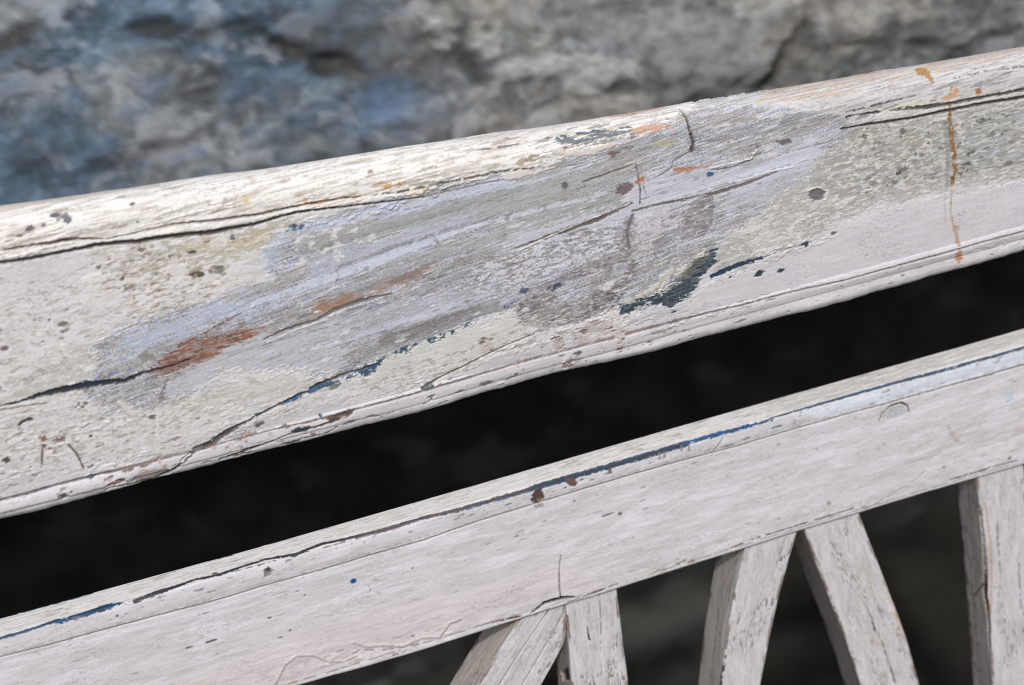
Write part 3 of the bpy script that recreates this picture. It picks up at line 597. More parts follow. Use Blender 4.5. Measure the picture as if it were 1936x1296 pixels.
    Ln([(660, 374), (760, 362), (860, 342), (940, 326), (1010, 318)], [1.2, 2, 2, 2, 1], (104, 98, 92), amp=3, sd=133, dh=-.5, gap=-.2)
    A([(950, 330), (985, 322), (1030, 322), (1050, 318), (1000, 334), (955, 338)], (214, 204, 196), amp=4, soft=2, op=.8, sd=134, lev=.5)
    Ln([(1590, 244), (1640, 236), (1720, 224), (1790, 210), (1860, 196), (1936, 184), (2030, 170)], [1.2, 2.2, 2.4, 2.6, 3, 3, 3], (62, 58, 50), (88, 82, 72), amp=2, soft=1.3, sd=135, lev=-1.2, wob=2)
    Ln([(1600, 222), (1650, 214), (1700, 206), (1760, 202), (1800, 196), (1860, 184), (1936, 170), (2030, 154)], [1.5, 2, 3, 4, 3, 3, 3, 3], (66, 62, 56), (104, 98, 90), amp=3, soft=1.5, sd=136, lev=-1.0, wob=3)
    A([(1660, 206), (1690, 200), (1770, 184), (1776, 192), (1700, 208), (1668, 214)], (206, 198, 186), amp=4, soft=2, op=.9, sd=137, lev=.4)
    Ln([(1600, 212), (1660, 198), (1730, 182)], [1, 2.5, 1], (104, 100, 98), amp=3, sd=138, dh=-.3, gap=-.2)
    Ln([(1800, 150), (1860, 136), (1936, 126)], [1, 2, 2], (126, 124, 124), amp=3, sd=139, dh=-.2, gap=-.15)
    # ---- lower groove
    Ln([(-60, 962), (0, 946), (60, 930), (110, 916), (180, 898), (250, 882), (320, 864), (380, 850), (440, 832), (520, 812), (600, 795), (660, 778), (740, 757), (800, 740), (870, 720), (968, 690), (1080, 660), (1180, 634), (1260, 612), (1340, 592), (1400, 578), (1500, 552), (1600, 530), (1700, 502), (1800, 475), (1870, 455), (1936, 438), (2030, 412)],
       [1.8]*8+[1.4]*6+[2.2, 2, 2.4, 2.6, 2.2, 2, 1.6, 1.4, 1.4, 1.6, 1.6, 1.5, 1.6, 1.6], (98, 84, 78), (140, 126, 118), amp=1.6, soft=1.3, sd=140, lev=-.8, wob=2)
    # scattered peeled islands with raised rims
    for q, (L_, c_, th) in enumerate((([(-20, 520), (300, 560), (240, 680), (-20, 760)], (176, 170, 164), .3), ([(-20, 790), (420, 740), (300, 860), (-20, 930)], (172, 166, 160), .3),
                                      ([(640, 730), (960, 620), (1180, 600), (1160, 640), (700, 750)], (164, 158, 152), .3), ([(900, 500), (1180, 430), (1180, 470), (930, 560)], (146, 142, 148), .24),
                                      ([(560, 430), (700, 400), (720, 470), (560, 510)], (204, 200, 198), .22), ([(1200, 420), (1290, 400), (1300, 500), (1210, 560)], (150, 146, 152), .18),
                                      ([(1380, 470), (1560, 390), (1620, 300), (1700, 370), (1560, 440), (1430, 495)], (206, 203, 200), .2))):
        A(L_, c_, amp=10, soft=1, op=.8, rim=-1 if c_[0] < 190 else 1, thr=th, ta=6, tb=3, sd=700+q, dh=-.12 if c_[0] < 190 else .14)
    # ---- cracks
    Ln([(-20, 773), (40, 760), (75, 748), (110, 740), (170, 728), (240, 720), (270, 706), (330, 692), (360, 680)], [1, 2, 4, 6, 6, 4, 2.5, .8, 1], (52, 54, 60), (34, 44, 60), amp=4, soft=1.2, sd=141, lev=-1.0)
    Ln([(160, 722), (200, 710), (250, 698)], [3, 3, 1], (92, 112, 160), amp=4, soft=2, op=.8, sd=142, gap=-.1)
    Ln([(-20, 779), (60, 766), (90, 762)], 1.2, (130, 106, 88), amp=1.5, sd=143, dh=-.2)
    Ln([(36, 803), (48, 795), (60, 792)], 2.6, (60, 62, 72), amp=2, sd=144, lev=-.2)
    Ln([(500, 642), (545, 622), (600, 606), (632, 588), (680, 570), (740, 556)], [1.5, 2.5, 2, 4, 4, 1.2], (92, 84, 84), (130, 124, 124), amp=2.5, soft=1.2, sd=145, lev=-.7)
    Ln([(505, 648), (560, 624), (620, 604)], 1, (206, 204, 208), amp=1, sd=146, dh=.3)
    Ln([(350, 690), (320, 706), (312, 730), (306, 755)], [1, 1.5, 2, 5], (112, 106, 110), (150, 144, 146), amp=5, soft=2, sd=147, dh=-.3, gap=-.25)
    A([(258, 672), (275, 664), (290, 670), (298, 684), (282, 680), (270, 684)], (136, 128, 126), amp=3, soft=2, op=.85, sd=148, lev=-.1)
    Ln([(120, 990), (200, 948), (290, 908), (330, 886), (370, 850), (400, 838), (430, 818), (470, 796), (500, 780), (560, 750), (610, 725), (660, 705), (700, 695)], [1, 1, 6, 5, 4, 5, 6, 2, 2, 3, 4, 2, 2], (66, 62, 62), (104, 100, 98), amp=3.5, soft=1.2, sd=150, lev=-1.0, gap=-.45)
    Ln([(480, 786), (540, 762), (600, 734), (640, 720)], [1.5, 2.5, 4, 2], (52, 72, 92), (40, 90, 130), amp=3.5, sd=151, gap=-.2)
    Ln([(300, 900), (335, 880), (360, 860)], 1.6, (206, 198, 196), amp=2, sd=152, dh=.5)
    Ln([(800, 735), (830, 715), (880, 690), (910, 675), (960, 652), (1010, 632)], [4, 1.5, 1.3, 1.3, 1, 1], (96, 92, 86), amp=1.5, soft=1, sd=153, lev=-.5, wob=3)
    A([(800, 736), (818, 726), (822, 732), (806, 740)], (58, 82, 90), amp=2, soft=1.2, sd=154, lev=-.3)
    Ln([(1282, 206), (1298, 224), (1304, 246), (1312, 272), (1308, 284)], [1.3, 2, 2.6, 2.6, 5], (92, 84, 84), (70, 64, 66), amp=1.6, soft=1, sd=155, lev=-1.2)
    Ln([(1306, 286), (1290, 296), (1272, 306), (1270, 318), (1245, 334)], [1.6, 1.2, 1.2, 1.2, 1], (120, 114, 112), amp=1, soft=1, sd=156, lev=-.4)
    Ln([(1202, 306), (1206, 330), (1212, 360), (1210, 386)], [.7, 1.2, 2, 1.4], (104, 98, 102), amp=2.5, soft=1, sd=157, lev=-.6, gap=-.3, a=1.5, b=5)
    Ln([(1225, 380), (1216, 350), (1222, 345)], 1.2, (136, 130, 136), amp=2, sd=158, dh=-.3, gap=0)
    Ln([(1196, 408), (1186, 440), (1190, 470)], 3, (112, 104, 108), amp=2, sd=159, dh=-.2)
    Ln([(1345, 318), (1375, 312), (1420, 300), (1430, 284)], [2, 1.2, 1.5, 2], (206, 200, 196), amp=2, sd=160, dh=.4)
    Ln([(1345, 322), (1380, 318), (1424, 302)], 1.3, (106, 100, 96), amp=2, sd=161, dh=-.4)
    Ln([(1100, 346), (1140, 332), (1180, 318), (1200, 310)], [1, 2, 1, .5], (110, 102, 98), amp=1.6, sd=162, dh=-.4)
    Ln([(970, 600), (1000, 575), (1030, 556)], 1.3, (150, 144, 138), amp=3, sd=163, dh=-.3, gap=-.1, op=.7)
    Ln([(1110, 612), (1150, 585), (1172, 555), (1200, 512)], 1.6, (176, 172, 168), amp=4, sd=164, dh=.35, gap=-.1, op=.8)
    Ln([(1460, 300), (1500, 286), (1540, 276), (1600, 262)], [1.5, 1, 1.2, .8], (146, 150, 160), amp=2, sd=165, dh=-.3, gap=-.2)
    A([(1468, 268), (1490, 262), (1500, 268), (1480, 276)], (110, 98, 98), amp=3, soft=1.5, sd=166, lev=-.2)
    A([(1306, 226), (1360, 216), (1380, 218), (1340, 226)], (150, 142, 144), amp=4, soft=2, op=.8, sd=167, dh=-.15)
    A([(1375, 230), (1420, 222), (1440, 226), (1380, 236)], (146, 138, 134), amp=4, soft=2, op=.8, sd=168)
    # eye-shaped dark chips and spots
    A([(1530, 362), (1548, 356), (1562, 362), (1556, 376), (1538, 380), (1528, 372)], (92, 92, 98), (120, 110, 108), amp=3, soft=1.5, sd=170, lev=-.35)
    Ln([(1526, 362), (1545, 354), (1566, 362), (1560, 378)], 1.5, (206, 202, 200), amp=1.5, sd=171, dh=.4)
    for (x, y, r, c) in [(1436, 517, 7, NAVY), (1476, 512, 4.5, NAVY), (1521, 462, 6, (56, 66, 82)), (1576, 441, 4, (110, 104, 102)), (992, 550, 6, (86, 90, 116)), (1046, 544, 7.5, (76, 78, 100)), (1380, 525, 2, NAVY),
                         (1342, 330, 5, (48, 90, 128)), (1068, 352, 6, (96, 96, 100)), (118, 412, 7, (110, 108, 116)), (130, 417, 6, (104, 104, 112)), (105, 407, 5, (90, 86, 96)), (56, 434, 5, (84, 78, 84)), (37, 446, 3, (120, 112, 112)), (83, 427, 3, (120, 112, 118)), (251, 386, 3, (104, 100, 108)),
                         (119, 614, 5, (120, 110, 104)), (8, 660, 4, (112, 98, 96)), (552, 432, 8, (66, 96, 116)), (570, 430, 6, (80, 104, 120)), (440, 450, 5, (110, 116, 128)), (370, 520, 8, (96, 86, 74)), (410, 512, 9, (100, 98, 94)), (380, 521, 5, (84, 76, 66)), (155, 767, 8, (124, 116, 104)), (12, 870, 5, (84, 78, 84)),
                         (172, 826, 3, (80, 74, 78)), (288, 790, 4, (110, 106, 104)), (634, 730, 6, (120, 122, 120)), (122, 933, 11, (92, 90, 90)), (229, 908, 4, (84, 88, 96)), (172, 903, 4, (80, 84, 92)), (260, 420, 2, DARK), (1490, 118, 4, (120, 116, 118)), (490, 803, 5, (96, 92, 92)), (540, 806, 4, (120, 112, 112)), (606, 786, 4, (70, 84, 104)),
                         (976, 708, 3, (110, 106, 108)), (948, 718, 2.4, (130, 124, 124)), (925, 722, 2, (130, 124, 124)), (990, 700, 2, (130, 124, 124)), (1256, 628, 4, (170, 160, 160)), (1310, 640, 3, (160, 90, 80)), (700, 325, 3, (150, 140, 132)), (960, 262, 3, (150, 142, 138)), (1490, 590, 3, (180, 172, 170)), (1000, 300, 7, (176, 160, 144)), (985, 306, 6, (180, 166, 150))]:
        if r >= 7 and (x, y) not in ((1436, 517),):
            k.chips([(x-r*1.5, y+r*.7), (x-r, y-r*.6), (x+r*1.5, y-r*.9), (x+r, y+r*.6)], 14, (1.2, 4.5), [c, tuple(int(v*1.25) for v in c), tuple(int(v*.8) for v in c)], int(x), lev=-.2, asp=(.8, 2.4), op=(.7, 1))
            continue
        k.dot(x, y, r, c, sd=int(x), lev=-.15, soft=1.2, amp=r*.5, asp=.9+((x*7+y*3) % 10)*.13)
    # purple-brown flaked circle bottom left, with its two hairlines
    k.chips([(72, 832), (130, 820), (140, 850), (80, 862)], 16, (1.5, 6), [(120, 92, 82), (134, 96, 80), (104, 84, 84)], 172, lev=-.3, asp=(.7, 1.6))
    Ln([(130, 842), (145, 858), (158, 885)], 1.8, (104, 96, 94), amp=1.5, sd=173, dh=-.4)
    Ln([(80, 852), (80, 878)], 1.8, (116, 104, 100), amp=1.5, sd=174, dh=-.3)
    # crumbling spots near the lower groove, middle
    for P_ in ([(1040, 640), (1058, 636), (1066, 652), (1060, 668), (1046, 652)], [(1085, 640), (1100, 618), (1130, 606), (1155, 612), (1168, 632), (1150, 628), (1120, 625), (1108, 652), (1090, 655)], [(1162, 612), (1180, 618), (1182, 650), (1170, 680), (1164, 665)], [(910, 640), (922, 632), (934, 650), (930, 664), (908, 668)], [(1062, 682), (1078, 672), (1084, 690), (1066, 702)]):
        A(P_, (172, 160, 152), (196, 188, 184), amp=5, soft=2, op=.8, sd=int(P_[0][0]), lev=.4)
        k.chips(P_, 9, (1.2, 4), [(112, 92, 86), (92, 78, 76), (140, 118, 110)], int(P_[0][0]), lev=-.3)
    # wreath-like ring cluster of pale crust lower left (peeled Y)
    Ln([(225, 762), (255, 785), (282, 812), (292, 850)], [4, 6, 8, 7], (208, 202, 200), (188, 182, 174), amp=6, sd=175, lev=.45)
    Ln([(300, 780), (300, 815), (296, 850)], [2, 5, 6], (206, 200, 198), amp=6, sd=176, lev=.4)
    Ln([(318, 912), (300, 870), (306, 850)], 3, (170, 150, 142), amp=3, sd=177, gap=0)
    # bottom bead damage
    A([(425, 875), (450, 862), (480, 855), (470, 868), (440, 878)], (112, 76, 60), (84, 66, 60), amp=4, soft=1.5, sd=180, lev=-.9)
    Ln([(420, 878), (470, 852), (510, 838), (550, 822), (600, 808), (640, 795)], [3, 2.5, 1.5, 1.5, 2, 2.5], (72, 62, 58), amp=2.5, sd=181, lev=-1.2)
    A([(548, 820), (560, 810), (586, 806), (584, 814), (560, 820)], (48, 58, 66), amp=2, soft=1.2, sd=182, lev=-.6)
    A([(610, 793), (640, 780), (670, 776), (664, 786), (630, 798)], (92, 80, 72), (74, 64, 60), amp=4, soft=1.5, sd=183, lev=-.8)
    Ln([(520, 850), (570, 830), (620, 818), (650, 800), (720, 785)], [1.5, 2, 2, 1.2, 1], (150, 110, 98), (104, 84, 76), amp=3, sd=184, gap=-.1, dh=-.5)
    A([(250, 905), (270, 890), (300, 890), (315, 875), (318, 890), (300, 905), (270, 912)], (128, 108, 100), (160, 140, 132), amp=4, soft=2, op=.7, sd=185, lev=-.3)
    k.chips([(200, 880), (560, 800), (700, 770), (640, 800), (200, 920)], 34, (1.2, 4), [(150, 116, 104), (110, 92, 86)], 186, lev=-.25)
    k.chips([(300, 900), (1300, 600), (1310, 640), (1000, 730), (640, 815), (300, 912)], 60, (1, 4.5), [(120, 104, 98), (92, 84, 82), (150, 140, 136), (84, 88, 96)], 195, lev=-.25, asp=(1, 5))
    k.chips([(1300, 600), (1936, 440), (1936, 470), (1300, 640)], 24, (.8, 3), [(140, 130, 124), (110, 104, 102)], 196, lev=-.2, asp=(1, 6))
    k.chips([(700, 740), (1300, 590), (1310, 640), (700, 790)], 26, (1, 3), [(150, 130, 122), (120, 108, 106)], 187, lev=-.2)
    k.chips([(-20, 800), (400, 770), (300, 860), (-20, 960)], 26, (1, 4), [(150, 136, 128), (124, 110, 104)], 188, lev=-.1)
    k.chips([(-20, 400), (900, 265), (900, 330), (-20, 470)], 90, (1, 4), [(160, 148, 138), (140, 130, 124), (176, 166, 154)], 189, lev=.05, asp=(2, 9), op=(.4, .9))
    k.chips([(900, 270), (1300, 210), (1300, 240), (900, 320)], 40, (1, 5), [(176, 162, 150), (150, 140, 132)], 190, lev=.05, asp=(2, 8), op=(.4, .9))
    k.shear = -.07
    k.chips([(250, 650), (600, 560), (1100, 340), (1500, 260), (1400, 400), (1100, 560), (600, 690)], 230, (.8, 3.2), [(120, 116, 118), (140, 136, 136), (206, 202, 204), (196, 196, 206), (104, 100, 100)], 191, asp=(2, 11), op=(.35, .85), dh=-.06)
    k.chips([(420, 620), (640, 540), (900, 560), (1180, 500), (1180, 560), (900, 600), (640, 700)], 60, (1, 5), [(206, 202, 204), (186, 184, 190)], 192, asp=(1, 4), lev=.2)
    k.chips([(1300, 240), (1600, 220), (1900, 120), (1900, 170), (1600, 230), (1400, 330)], 90, (.8, 3.5), [(150, 146, 144), (128, 124, 124), (206, 200, 196)], 193, asp=(3, 14), op=(.4, .9), dh=-.05)
    k.chips([(1360, 520), (1930, 350), (1930, 470), (1200, 680)], 40, (.6, 2), [(150, 144, 144), (176, 168, 168)], 194, asp=(1, 5), op=(.5, .9), dh=-.05)
    # ragged lower arris
    low = 1-sst(k.zb*1000+3.0, k.zb*1000+6.0, k.T)
    k.h += low*(0.28*k.nz(W, 6, 60, 4, 70, 0)+0.5*k.nz(W, 45, 60, 3, 71, 0))
    k.shear = -.03
    k.grain(.06, .022, fleck=.55)
k = build_top(); paint_top(k)
attach(k.build('top_rail', M_H, None, 1.25))

# ---------------- lower rail
def build_low():
    xs = spaced(-0.32, 0.345, 0.00042, -0.60, 0.66, 0.004)
    zt = np.interp(xs, [-.29, -.15, -.013, .093, .317], [.7670, .7646, .7642, .7640, .7624])
    zb = np.interp(xs, [-.15, -.08, .04, .15, .316], [.6865, .6842, .6842, .6840, .6808])
    dp = .0205; r = .0016
    nb, nq, nf, nt_, nk = 10, 8, 190, 58, 10
    ys, zs, Ts = [], [], []
    th = np.linspace(0, np.pi/2, nq, endpoint=False)
    for i in range(len(xs)):
        f = np.linspace(0, 1, nf, endpoint=False); z0, z1 = zb[i]+r, zt[i]-r; zz = z0+(z1-z0)*f
        gz = .7535
        y = np.concatenate([np.linspace(dp, r, nb, endpoint=False), r-r*np.sin(th), -0.0004*np.clip(1-((zz-(gz+.0052))/.0055)**2, 0, 1)+0*zz,
                            r-r*np.cos(th), np.linspace(r, dp, nt_, endpoint=False), np.full(nk, dp)])
        z = np.concatenate([np.full(nb, zb[i]), zb[i]+r-r*np.cos(th), zz, zt[i]-r+r*np.sin(th), zt[i]-.0006*np.linspace(0, 1, nt_, endpoint=False)**2, np.linspace(zt[i]-.0006, zb[i], nk, endpoint=False)])
        T = np.concatenate([z0-r*np.pi/2-np.linspace(dp-r, 0, nb, endpoint=False), z0-r*np.pi/2+r*th, zz, z1+r*th, z1+r*np.pi/2+np.linspace(0, dp-r, nt_, endpoint=False), z1+r*np.pi/2+dp-r+np.linspace(0, .08, nk, endpoint=False)])
        ys.append(y); zs.append(z); Ts.append(T)
    Y, Z, T = map(np.array, (ys, zs, Ts)); X = np.repeat(xs[:, None], Y.shape[1], 1)
    k = Skin(np.stack([X, Y, Z], -1), X, T, seed=2)
    ctr = np.stack([X, np.full_like(X, dp/2), np.full_like(X, .724)], -1)
    if ((k.P-ctr)*k.N).sum(2).mean() < 0: k.N = -k.N
    face = (k.N*(k.P-CC)).sum(2) < 0
    I, J = np.meshgrid(np.arange(1, k.n-1, 4), np.arange(1, k.m-1, 3), indexing='ij'); ok = face[I, J]
    k.I, k.J = I[ok], J[ok]; k.qx, k.qy = k.px[k.I, k.J], k.py[k.I, k.J]
    return k
def paint_low(k):
    A = k.area; Ln = k.line; W = (slice(0, k.n), slice(0, k.m))
    k.base((202, 198, 202), (195, 191, 194), 34, 6, 1)
    k.h += 0.5*k.nz(W, 90, 30, 2, 60)+0.14*k.nz(W, 14, 6, 3, 61)
    FF = [(-60, 1225), (968, 940), (1940, 660), (2040, 630), (2040, 860), (1936, 880), (1500, 1008), (1170, 1112), (570, 1296), (-60, 1500)]
    A(FF, (190, 183, 182), amp=5, soft=6, op=.4, thr=.12, ta=30, tb=5, sd=2, ca=12)
    A(FF, (180, 173, 172), amp=5, soft=6, op=.35, thr=.28, ta=14, tb=1.6, sd=3)
    A(FF, (214, 210, 216), amp=5, soft=6, op=.5, thr=.2, ta=40, tb=7, sd=4)
    A([(560, 1190), (1060, 1060), (1150, 1100), (700, 1250), (560, 1296), (300, 1380), (100, 1400)], (204, 192, 192), amp=20, soft=20, op=.5, sd=5)
    # top face
    TF = [(-60, 1178), (500, 1030), (968, 890), (1936, 625), (2040, 598), (2040, 630), (1936, 652), (1300, 832), (968, 930), (500, 1066), (-60, 1220)]
    A(TF, (236, 231, 226), (220, 213, 206), amp=1, soft=1.5, sd=6, lev=.1, ca=20, cb=1.6)
    A(TF, (186, 176, 164), amp=2, soft=2, op=.65, thr=.22, ta=14, tb=1.5, sd=7, dh=-.1)
    A([(1450, 760), (1936, 626), (2040, 598), (2040, 630), (1936, 652), (1450, 790)], (204, 197, 190), (180, 172, 164), amp=3, soft=3, op=.7, thr=-.1, ta=20, tb=1.6, sd=8)
    A([(375, 1056), (410, 1050), (445, 1038), (440, 1046), (400, 1060)], (140, 126, 120), (110, 110, 118), amp=3, soft=1.5, sd=9, dh=-.2)
    for q in ([(-20, 1168), (60, 1145), (178, 1113), (176, 1119), (60, 1150), (-20, 1174)], [(300, 1084), (330, 1075), (332, 1080)], [(368, 1060), (376, 1055), (384, 1058)]):
        A(q, (44, 100, 140), (60, 80, 96), amp=2.5, soft=1.2, sd=10+len(q), lev=-.1)
    for x, y in ((1082, 880), (1200, 848), (1270, 830), (1412, 785), (1648, 716), (110, 1160), (700, 980)):
        k.chips([(x-22, y+6), (x-18, y-6), (x+22, y-12), (x+20, y+1)], 16, (1, 3), [(140, 130, 120), (168, 158, 146), (214, 206, 196)], int(x), lev=None, dh=-.12, asp=(1, 5))
    sh = lambda q: [(x, y+4) for x, y in q]
    x17 = lambda q: (np.array(q)*1.0)
    # blue-black line along the front arris
    Ln(sh([(-60, 1220), (0, 1203), (60, 1186), (110, 1168)]), x17([4, 3.4, 3, 4]), NAVY, (40, 70, 100), amp=3, soft=1, sd=20, lev=-.1)
    Ln(sh([(110, 1170), (150, 1160), (190, 1146), (220, 1138), (245, 1134)]), x17([4, 6, 7, 5, 2]), (30, 76, 116), (40, 50, 68), amp=6, soft=1, sd=21, lev=-.1)
    Ln(sh([(255, 1133), (290, 1118), (330, 1106), (370, 1092), (410, 1084), (500, 1054), (560, 1044), (610, 1024), (650, 1016)]), x17([4, 6, 6, 4, 5, 4, 5, 5, 5]), (50, 52, 62), (70, 66, 72), amp=4.5, soft=1, sd=22, lev=-.1)
    Ln(sh([(640, 1018), (720, 1000), (800, 975), (860, 962), (920, 945), (1000, 922), (1070, 903)]), x17([5, 4.5, 4, 4, 4, 4.5, 5]), (70, 66, 74), (92, 78, 78), amp=3, soft=1, sd=23, lev=-.1)
    Ln(sh([(860, 966), (960, 938), (1060, 908), (1130, 886), (1220, 860)]), x17(1.2), (60, 98, 128), amp=2, soft=1, sd=24, gap=-.1)
    Ln(sh([(1005, 917), (1080, 898), (1150, 878), (1230, 855), (1300, 834)]), x17([4, 6, 6, 6, 6]), (50, 54, 66), (48, 68, 88), amp=4, soft=1, sd=25, lev=-.1)
    Ln(sh([(1290, 836), (1340, 822), (1400, 806), (1460, 790)]), x17([2, 4.4, 4, 2]), (24, 82, 130), (44, 66, 90), amp=5, soft=1, sd=26, lev=-.1)
    Ln(sh([(1455, 788), (1530, 766), (1600, 746), (1700, 718), (1800, 692), (1936, 654), (2030, 630)]), x17([1.6, 2.4, 3.2, 3.2, 3.4, 3, 3]), (48, 78, 104), (58, 66, 76), amp=2.2, gap=-.6, soft=1, sd=27, lev=-.1)
    # cool pale blue under the line at right
    A([(1500, 785), (1936, 662), (1936, 690), (1700, 755), (1560, 790)], (214, 220, 230), amp=5, soft=8, op=.7, sd=28)
    Ln([(440, 1082), (480, 1072), (520, 1060)], 1.4, (86, 84, 90), amp=2, sd=29, gap=-.1)
    Ln([(610, 1036), (650, 1026), (700, 1012)], 1.2, (120, 112, 112), amp=2, sd=30, gap=0)
    # groove under the bead
    Ln([(-60, 1262), (0, 1243), (100, 1218), (200, 1190), (300, 1163), (400, 1138), (500, 1108), (600, 1080), (700, 1050), (800, 1022), (900, 987), (968, 966), (1020, 950), (1100, 926), (1200, 896), (1300, 868), (1400, 842), (1500, 812), (1560, 795)], 1.3, (142, 126, 124), (120, 106, 102), amp=.8, soft=1.2, sd=31, lev=-.55)
    Ln([(1560, 795), (1620, 778), (1700, 757), (1780, 734), (1860, 712), (1936, 690), (2030, 664)], [1.6, 1.2, 1.6, 1.8, 2.4, 2.2, 2.2], (112, 104, 98), (150, 142, 136), amp=2, soft=1.2, sd=32, lev=-.6, wob=3)
    # brown chips
    A([(1012, 926), (1022, 922), (1028, 935), (1030, 946), (1018, 952), (1003, 950), (1006, 938)], (92, 66, 60), (76, 62, 62), amp=2.5, soft=1.2, sd=33, lev=-.4)
    A([(1070, 904), (1080, 902), (1092, 912), (1088, 921), (1078, 920), (1070, 912)], (88, 64, 56), (110, 86, 76), amp=2, soft=1.2, sd=34, lev=-.4)
    A([(1150, 886), (1156, 884), (1157, 896), (1150, 897)], (110, 92, 80), amp=1.5, soft=1, sd=35, lev=-.3)
    for (x, y) in ((1244, 862), (1254, 860), (1286, 848), (1300, 848)): A([(x, y-7), (x+4, y-8), (x+4, y+5), (x, y+6)], (120, 114, 106), amp=2, soft=1, op=.8, sd=x, dh=-.2)
    A([(1010, 956), (1026, 952), (1030, 960), (1014, 964)], (160, 150, 148), amp=3, soft=1.5, sd=36, lev=-.15)
    # small hole with a dark core
    A([(500, 1076), (508, 1073), (514, 1080), (510, 1090), (502, 1092), (499, 1084)], (130, 126, 122), amp=2, soft=1, sd=37, lev=-.6)
    A([(504, 1076), (511, 1075), (513, 1082), (506, 1084)], (44, 44, 46), amp=1, soft=1, sd=38, lev=-1.8)
    k.dot(668, 1098, 6, (22, 78, 132), asp=1.05, sd=39, lev=.32, soft=1, amp=1)
    for (x, y, r, asp) in [(400, 1212, 3, 4), (358, 1224, 2, 4), (510, 1168, 2.4, 2), (548, 1192, 2.2, 1.4), (576, 1126, 2, 1), (222, 1164, 2, 1.2), (406, 1085, 6, 1), (710, 1008, 3, .7), (1068, 922, 2, 1.5), (1148, 974, 2, 7), (1172, 972, 4, 1.2), (1086, 948, 2, 1.4), (700, 1115, 1.5, 1), (780, 1075, 2, 1), (1567, 952, 4, 1.2), (1472, 981, 2.4, 1), (1434, 990, 1.6, 1), (1670, 840, 2, 1), (1784, 884, 3, 1), (1908, 866, 4, 1.4), (1384, 876, 2, .6), (1905, 760, 3, 1), (637, 1150, 1.6, 1), (530, 1206, 1.6, 3)]:
        k.dot(x, y, r, (104, 98, 98), asp=asp, sd=int(x), dh=-.25, soft=1, amp=1)
    k.dot(1567, 952, 4, (150, 140, 136), asp=1.2, sd=5, dh=.2, soft=1.5, amp=1)
    # crescent dent
    Ln([(1663, 796), (1668, 782), (1684, 768), (1704, 762), (1716, 768), (1719, 780)], [1.2, 1.6, 2.6, 2.4, 1.6, 1], (84, 76, 72), amp=.8, soft=1, sd=40, lev=-1.0)
    A([(1668, 790), (1674, 776), (1690, 770), (1708, 768), (1714, 782), (1700, 790), (1680, 796)], (190, 190, 196), (168, 166, 170), amp=2, soft=2, sd=41, lev=-.25, ca=3, cb=2)
    Ln([(1368, 820), (1360, 838), (1350, 850), (1345, 862)], [1, 1.4, 1.4, 1], (138, 130, 122), amp=1.5, sd=42, dh=-.4)
    A([(1792, 806), (1806, 822), (1818, 838), (1804, 838), (1795, 822)], (172, 160, 150), amp=5, soft=5, op=.8, sd=43)
    A([(1900, 745), (1914, 740), (1916, 758), (1904, 764)], (184, 192, 202), amp=3, soft=2, op=.8, sd=44, dh=-.15)
    A([(1700, 830), (1936, 780), (1936, 830), (1720, 880)], (182, 172, 166), amp=8, soft=8, op=.6, thr=.1, ta=22, tb=3, sd=45)
    Ln([(1060, 1050), (1057, 1080), (1058, 1112), (1060, 1128)], [.8, 1, 1.3, 1.4], (96, 88, 92), amp=.8, soft=1, sd=46, lev=-.6, a=1.2, b=5)
    # ridges of thick paint near the bottom edge
    rd = dict(amp=2.5, soft=2)
    Ln([(520, 1292), (540, 1255), (560, 1240), (590, 1238), (620, 1250), (650, 1250), (672, 1240)], 2.4, (178, 166, 162), sd=50, dh=.45, **rd)
    Ln([(668, 1215), (690, 1222), (720, 1220), (760, 1222), (800, 1205), (830, 1205), (850, 1178), (870, 1170)], 2.6, (176, 164, 160), sd=51, dh=.5, **rd)
    Ln([(640, 1252), (680, 1230), (740, 1228), (790, 1218)], 1.5, (140, 126, 120), sd=52, dh=-.35, gap=-.1, **rd)
    k.chips([(600, 1240), (870, 1180), (860, 1205), (620, 1278)], 40, (1, 4), [(170, 156, 150), (140, 122, 116), (214, 206, 206)], 53, dh=-.18, asp=(1, 4))
    k.chips([(1235, 1072), (1310, 1050), (1320, 1062), (1240, 1085)], 26, (1, 4.5), [(150, 138, 132), (176, 164, 158), (112, 100, 96)], 54, dh=-.35, asp=(1, 3))
    k.chips([(1500, 1000), (1640, 950), (1650, 962), (1510, 1008)], 24, (1, 3.5), [(150, 138, 132), (176, 164, 158)], 55, dh=-.25, asp=(1, 3))
    Ln([(1620, 970), (1680, 940), (1720, 916), (1750, 892)], [1, 1.4, 1.4, 1], (168, 156, 150), amp=2.5, sd=56, dh=-.35, gap=-.2)
    k.chips([(880, 1030), (1300, 920), (1300, 960), (900, 1060)], 22, (.6, 2), [(130, 124, 124)], 57, asp=(2, 8), dh=-.08)
    k.chips([(1000, 930), (1300, 850), (1300, 866), (1000, 955)], 26, (.6, 2.2), [(100, 98, 104), (130, 124, 124)], 58, asp=(1, 6), dh=-.1)
    k.chips(FF, 130, (.6, 2.2), [(160, 150, 150), (140, 132, 132)], 59, asp=(1, 9), op=(.3, .8), dh=-.06)
    k.chips(TF, 110, (.8, 3), [(160, 148, 136), (140, 128, 118), (214, 206, 196)], 60, asp=(2, 9), op=(.4, .9), dh=-.1)
    Ln([(-20, 1266), (200, 1204), (420, 1146), (520, 1116), (700, 1062), (900, 1002)], 5, (216, 212, 218), amp=3, soft=5, op=.55, sd=61, dh=.15)  # highlight band painted below the groove, on a slight ridge
